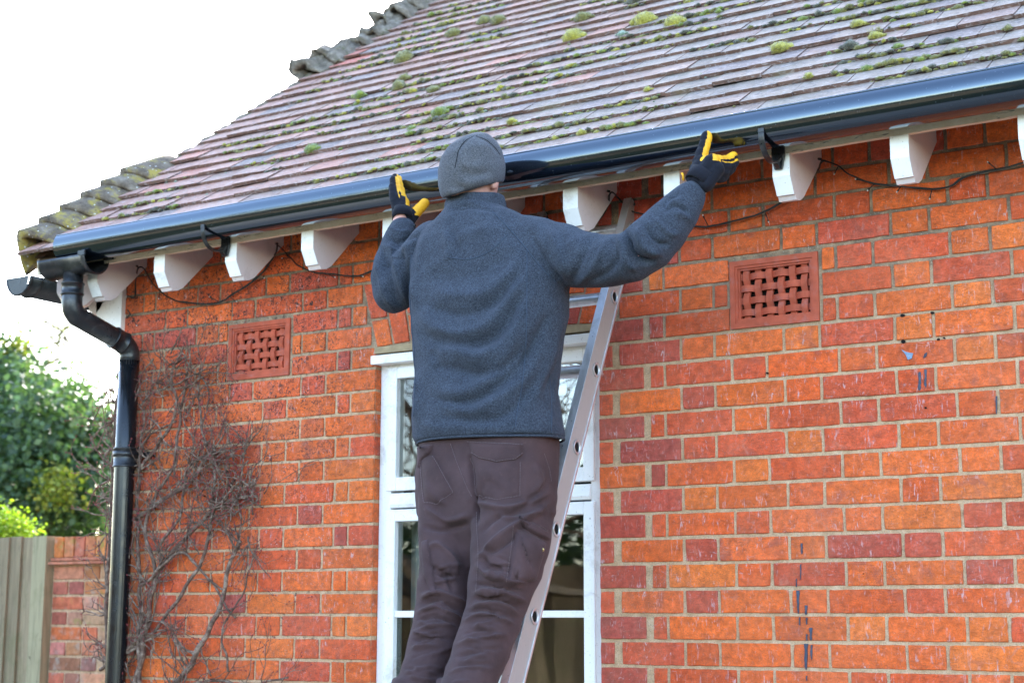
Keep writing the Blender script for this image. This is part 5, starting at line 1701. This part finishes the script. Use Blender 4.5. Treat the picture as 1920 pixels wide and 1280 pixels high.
# stand-up collar
mb = MB()
cc0, ca = W(890, 55.5, 401, -.497)
rgs = []
NR = 7
for i in range(NR):
    t = i / (NR - 1)
    c = cc0 + V((0, .004 * t, -.012 + .060 * t)); rgs.append((c, ca * (1.10 - .14 * t), .085 - .014 * t))
vs = []; n = 44
for k in range(n):
    t = 2 * math.pi * k / n; cx, sy = math.cos(t), math.sin(t)
prof_in = []
for (c, a, b_) in rgs:
    for k in range(n):
        t = 2 * math.pi * k / n; w_ = .0018 * math.sin(5 * t + c.z * 90)
        vs.append(c + V((math.cos(t) * (a + w_), math.sin(t) * (b_ + w_), 0)))
for (c, a, b_) in rgs[::-1]:
    for k in range(n):
        t = 2 * math.pi * k / n
        vs.append(c + V((math.cos(t) * (a - .011), math.sin(t) * (b_ - .011), .003)))
m = 2 * NR
mb.add(vs, [(i * n + k, i * n + (k + 1) % n, ((i + 1) % m) * n + (k + 1) % n, ((i + 1) % m) * n + k) for i in range(m) for k in range(n)], 0, (1, 1, 1), True)
col_ = fuse(mb, 'collar', FLEECE, .004, 5, .5); col_.parent = jk
sculpt(col_, [([(842, 394), (885, 386), (946, 398)], 3, -.004), ([(845, 388), (885, 378), (930, 384), (948, 392)], 3, -.003), ([(842, 396), (885, 388), (936, 394)], 3, .003)])
noise_disp(col_, lambda p: mnoise.noise(p * 24) * .003)

# --- trousers
mb = MB()
hip = [tr_(794, 1042, 806, -.548, .125), tr_(788, 1040, 850, -.552, .132), tr_(784, 1040, 890, -.560, .138), tr_(784, 1038, 930, -.572, .136), tr_(787, 1036, 965, -.585, .125), tr_(815, 1005, 1000, -.600, .100), tr_(845, 965, 1035, -.615, .070), tr_(870, 925, 1065, -.63, .04)]
loft(mb, hip, 36, 2.9)
def leg(lst):
    rings = []
    for l, r, y, Y, hd in lst: rings.append(tr_(l, r, y, Y, hd))
    loft(mb, rings, 30, 2.5)
legL = [(789, 907, 930, -.573, .126), (789, 905, 980, -.60, .122), (790, 903, 1030, -.63, .112), (789, 900, 1080, -.66, .102), (783, 894, 1130, -.69, .090), (774, 878, 1180, -.735, .084), (762, 857, 1230, -.785, .080), (747, 836, 1285, -.84, .077)]
legR = [(905, 1038, 930, -.573, .130), (889, 1034, 980, -.612, .123), (887, 1028, 1030, -.655, .113), (882, 1012, 1080, -.69, .103), (877, 990, 1130, -.722, .092), (862, 972, 1180, -.767, .086), (846, 952, 1230, -.817, .082), (826, 930, 1285, -.872, .079)]
leg(legL); leg(legR)
for an, px, hw in ((ankL, 787, 40), (ankR, 877, 52)):
    c, a = W(px, hw, 1270, -.83)
    loft(mb, [(c, a, .078), ((c * .5 + an * .5) + V((0, 0, .02)), a * .92, .074), (an + V((0, .01, .005)), .066, .074), (an + V((0, .02, -.03)), .07, .078)], 24, 2.2)
tz = fuse(mb, 'trousers', TROU, .0052, 8, .6); tz.parent = person
T_ = [
    ([(875, 928), (899, 944), (953, 952), (1004, 936), (1032, 920)], 6, .007), ([(891, 1050), (930, 1014), (969, 983), (1016, 952), (1034, 935)], 7, .010), ([(793, 948), (836, 975), (887, 964)], 6, .006),
    ([(891, 1053), (914, 1077), (953, 1089), (990, 1090)], 6, .010), ([(785, 1116), (828, 1112), (875, 1132)], 4.5, .008), ([(887, 1112), (930, 1108), (989, 1128)], 4.5, .009), ([(883, 1135), (934, 1132), (976, 1152)], 4, .007),
    ([(778, 1150), (820, 1140), (872, 1162)], 4.5, .007), ([(774, 1185), (820, 1172), (862, 1170)], 4.5, .005), ([(852, 1210), (900, 1195), (955, 1188)], 5, .005), ([(866, 1165), (910, 1152), (968, 1170)], 4, .006),
    ([(880, 850), (886, 900), (892, 950), (894, 985)], 5, -.012), ([(900, 1000), (930, 970), (975, 955), (1030, 900)], 6, -.007), ([(895, 1030), (925, 1032), (960, 1010), (985, 985)], 5, -.006),
    ([(790, 985), (830, 992), (885, 980)], 6, -.006), ([(795, 1030), (822, 1020), (850, 1050), (856, 1085)], 6, .006), ([(810, 1060), (835, 1075), (852, 1110)], 5, -.006), ([(885, 1092), (925, 1098), (985, 1110)], 4, -.008), ([(785, 1130), (828, 1126), (874, 1148)], 4, -.007),
    ([(882, 1122), (930, 1121), (982, 1140)], 3.5, -.006), ([(868, 1146), (920, 1142), (972, 1160)], 3.5, -.006), ([(776, 1166), (820, 1156), (868, 1175)], 4, -.006), ([(770, 1200), (815, 1192), (850, 1200)], 4, -.004), ([(850, 1230), (895, 1220), (945, 1214)], 4, -.004),
    ([(905, 880), (935, 900), (965, 930)], 6, .004), ([(1000, 870), (1012, 900), (1000, 940)], 8, .005), ([(915, 900), (900, 925), (912, 940)], 5, -.004), ([(930, 960), (960, 972), (1000, 965)], 5, .005), ([(800, 900), (812, 930), (840, 945)], 6, .004),
    ([(905, 1040), (915, 1060), (940, 1070)], 5, -.008), ([(975, 1000), (985, 1040), (1000, 1075)], 5, -.005), ([(800, 1230), (840, 1215), (850, 1200)], 4, .003), ([(760, 1262), (800, 1250), (835, 1255)], 4, .003), ([(836, 1262), (880, 1250), (930, 1256)], 4, .003),
]
sculpt(tz, T_, 1.9, .85)
rf = random.Random(4)
TT = []
for i in range(70):
    y = rf.uniform(1040, 1278); side = rf.random() < .5
    x0 = 775 - (y - 1130) * .18 if side else 880 - (y - 1130) * .32
    w_ = 85; a = x0 + rf.uniform(5, 25); b_ = x0 + w_ * rf.uniform(.6, 1.0); dy_ = rf.uniform(-10, 10)
    TT.append(([(a, y + dy_), ((a + b_) / 2, y + rf.uniform(-4, 4)), (b_, y - dy_ * .5)], rf.uniform(2.2, 4), rf.choice((-1, 1)) * rf.uniform(.003, .0075)))
sculpt(tz, TT)
noise_disp(tz, lambda p: mnoise.noise(V((p.x * 14, p.y * 12, p.z * 20))) * .004 + mnoise.noise(V((p.x * 36, p.y * 30, p.z * 44 + p.x * 20))) * .0014)
tt_ = bvh(tz)
def quadpatch(top, bot, name, th=.004, puff=.003, nu=16, nv=12):
    o = patch(tt_, top, bot, name, TROU, tz, nu, nv, th, puff); return o
pk = quadpatch([(882, 846), (978, 852)], [(886, 928), (932, 941), (977, 932)], 'back_pocket', .0022, .004)
fl1 = quadpatch([(876, 827), (930, 828), (982, 831)], [(884, 850), (900, 862), (932, 871), (968, 865), (982, 852)], 'pocket_flap', .0065, .004)
pk2 = quadpatch([(788, 852), (813, 850)], [(794, 946), (822, 946), (856, 924)], 'back_pocket', .0022, .003)
fl2 = quadpatch([(784, 836), (800, 832), (814, 834)], [(786, 882), (792, 864), (808, 848)], 'pocket_flap', .0065, .003)
pk3 = quadpatch([(968, 988), (1002, 1002), (1026, 1016)], [(951, 1088), (975, 1096), (1003, 1090)], 'cargo_pocket', .006, .009)
fl3 = quadpatch([(972, 968), (1000, 984), (1030, 1000)], [(979, 988), (1002, 1002), (1028, 1014)], 'pocket_flap', .010, .004)
pk4 = quadpatch([(792, 1012), (802, 1008)], [(796, 1080), (808, 1112), (820, 1112)], 'cargo_pocket', .006, .004)
tt2 = tt_
def st(line, off=.008): stitch(tt2, line, tz, THREAD, .0008, off)
for off_, lines in ((.0062, [[(885, 858), (889, 926), (932, 938), (974, 930), (975, 866)], [(790, 856), (796, 943), (821, 943), (852, 923), (812, 853)]]),
                   (.0105, [[(879, 830), (980, 834)], [(887, 849), (901, 859), (932, 867), (967, 862), (979, 851)]]),
                   (.0012, [[(845, 832), (858, 870), (872, 905), (884, 930)], [(1020, 850), (1030, 880), (1034, 905)], [(1012, 985), (1030, 996)], [(962, 985), (958, 1030), (949, 1090)], [(990, 1190), (960, 1240), (935, 1285)]]),
                   (.0010, [[(893, 960), (897, 1040), (892, 1110)]])):
    for l_ in lines: st(l_, off_)
mb = MB(); h_ = hit(bvh(pk3), 1018, 1030, .0)
if h_ is not None:
    mb.tube([h_, h_ + V((0, -.003, 0))], .005, 12); mb.build('press_stud', mat_plain('brass', (.5, .36, .14), .35, .5, .1, 30, 0, metal=1), tz)
# boots on the rung
for an in (ankL, ankR):
    mb = MB()
    chain(mb, [an + V((0, 0, .03)), an + V((0, .01, -.03)), an + V((0, .05, -.055)), an + V((0, .13, -.062)), an + V((0, .19, -.066))], [.046, .048, .044, .042, .032])
    bo = fuse(mb, 'boot', BLACKP, .006, 4, .5); bo.parent = person
    mb = MB(); prof_ = [(-.045, -.05), (.045, -.05), (.050, .08), (.046, .18), (.02, .235), (-.02, .235), (-.046, .18), (-.050, .08)]
    mb.prism([(an.x + a, an.y + b_) for a, b_ in prof_], 2, an.z - .112, an.z - .090)
    mb.build('sole', BLACKP, bo)

# --- gloves
def P3(px, py, Y): return at(px, py, Y)
def glove(wr, digits, palm, thumb, yel, name, extra=None, yel_bias=.25):
    mb = MB()
    for pts, r in digits + [thumb]:
        cp = cat([P3(*p) for p in pts], 4); n = len(cp)
        chain(mb, cp, [r * 1.32 * (1 - .22 * i / n) * (1 + .05 * math.cos(i * 2.2)) for i in range(n)], 14)
    for a, b_, r0, r1 in palm: chain(mb, [P3(*a), (P3(*a) + P3(*b_)) / 2, P3(*b_)], [r0 * 1.16, (r0 + r1) / 2 * 1.22, r1 * 1.18], 16)
    o = fuse(mb, name, [GLB, GLY], .0021, 4, .5)
    me = o.data
    nrm_ = yel.normalized()
    for p in me.polygons:
        c = p.center; d = p.normal.dot(nrm_)
        y = d > yel_bias
        if extra and extra(c, p.normal): y = True
        p.material_index = 1 if y else 0
    noise_disp(o, lambda p: mnoise.noise(p * 60) * .0009 + mnoise.noise(p * 28) * .0012)
    o.parent = person
    return o
def near(c, line):
    best = 9
    for a, b_ in zip(line, line[1:]):
        d = b_ - a; t = max(0, min(1, (c - a).dot(d) / d.dot(d))); best = min(best, (c - a - d * t).length)
    return best
LI = [P3(760, 402, -.444), P3(757, 388, -.437), P3(752, 366, -.416), P3(746, 334, -.394)]
RT = [P3(1325, 252, -.396), P3(1318, 285, -.415), P3(1322, 302, -.428), P3(1332, 304, -.428)]
RI = [P3(1318, 306, -.432), P3(1330, 300, -.428), P3(1352, 302, -.405), P3(1366, 300, -.380), P3(1378, 292, -.358)]
# left hand: fingers flat up the front of the gutter, thumb hooked under it to the right
wl = wristL
Ld = [([(757, 388, -.437), (752, 366, -.416), (748, 348, -.402), (746, 336, -.396)], .0125),
      ([(753, 388, -.447), (747, 364, -.430), (743, 345, -.418), (741, 333, -.411)], .0125),
      ([(748, 390, -.455), (742, 366, -.443), (739, 347, -.432), (738, 337, -.427)], .0120),
      ([(744, 392, -.460), (738, 374, -.454), (736, 358, -.447), (735, 350, -.443)], .0110)]
Lp = [((755, 404, -.448), (755, 380, -.432), .021, .018), ((748, 406, -.455), (746, 384, -.450), .019, .015), ((765, 408, -.440), (757, 390, -.432), .018, .015)]
Lt = ([(768, 411, -.436), (776, 402, -.424), (786, 392, -.412), (796, 381, -.400)], .0148)
gl_ = glove(wl, Ld, Lp, Lt, V((.9, .40, .0)), 'work_glove', extra=lambda c, n: (c - at(792, 388, -.410)).length < .032 or (near(c, LI) < .060 and n.dot(V((.845, .535, 0))) > .45 and c.z > wl.z + .012), yel_bias=9)
# right hand: thumb up the front of the gutter, fingers passing under it to the right
Rd = [([(1336, 300, -.425), (1352, 302, -.405), (1366, 300, -.380), (1375, 293, -.362)], .0130),
      ([(1338, 310, -.428), (1354, 312, -.405), (1368, 311, -.378), (1377, 305, -.360)], .0130),
      ([(1336, 319, -.432), (1351, 322, -.408), (1364, 322, -.380), (1372, 316, -.362)], .0125),
      ([(1330, 328, -.436), (1343, 333, -.415), (1354, 334, -.388), (1361, 329, -.370)], .0115)]
Rp = [((1303, 336, -.450), (1312, 312, -.434), .021, .019), ((1311, 340, -.450), (1334, 306, -.430), .0235, .022), ((1322, 345, -.452), (1342, 318, -.428), .021, .020), ((1304, 330, -.446), (1316, 304, -.428), .019, .018)]
Rt = ([(1306, 318, -.438), (1313, 298, -.424), (1320, 276, -.408), (1325, 256, -.398)], .0150)
gr_ = glove(wristR, Rd, Rp, Rt, V((.4, .40, .82)), 'work_glove', extra=lambda c, n: (near(c, RT) < .030 and n.dot(V((.845, .535, 0))) > .05 and n.z > -.5) or (near(c, RI) < .0185 and n.z > .05), yel_bias=9)
def cuff(c, d, r, parent, L=.022):
    d = d.normalized(); mb = MB()
    u = d.orthogonal().normalized(); v = d.cross(u); n = 28; vs = []
    prof = [(0, r), (L, r * .97), (L, r * .86), (0, r * .88)]
    for a, rr in prof:
        for k in range(n):
            t = 2 * math.pi * k / n; vs.append(c + d * (a + .002 * math.sin(2 * t)) + (u * math.cos(t) + v * math.sin(t)) * rr)
    mb.add(vs, [(i * n + k, i * n + (k + 1) % n, ((i + 1) % 4) * n + (k + 1) % n, ((i + 1) % 4) * n + k) for i in range(4) for k in range(n)], 0, (1, 1, 1), True)
    return mb.build('cuff', GLB, parent)
dL = (at(752, 388, -.44) - wristL).normalized(); dR = (at(1322, 318, -.436) - wristR).normalized()
cuff(at(755, 411, -.453), dL, .0335, gl_, .034)
cuff(at(1308, 343, -.453), dR, .0390, gr_, .036)
mb = MB(); q0 = at(1281, 332, -.455); mb.tube([q0 + V((-.004, 0, .012)), q0 + V((.0, 0, .004)), q0 + V((.001, 0, -.010))], .0035, 8); mb.build('pull_tab', GLY, gr_)
mb = MB(); q0 = at(776, 424, -.455); mb.tube([q0, q0 + V((.006, 0, .002))], .004, 8); mb.build('pull_tab', BLACKP, gl_)
# sleeve cuffs
def sleeve_end(c, d, r):
    d = d.normalized(); u = d.orthogonal().normalized(); v = d.cross(u)
    band([c + (u * math.cos(2 * math.pi * k / 30) + v * math.sin(2 * math.pi * k / 30)) * r for k in range(31)], .0055, 'sleeve_hem', jk, FLEECE)
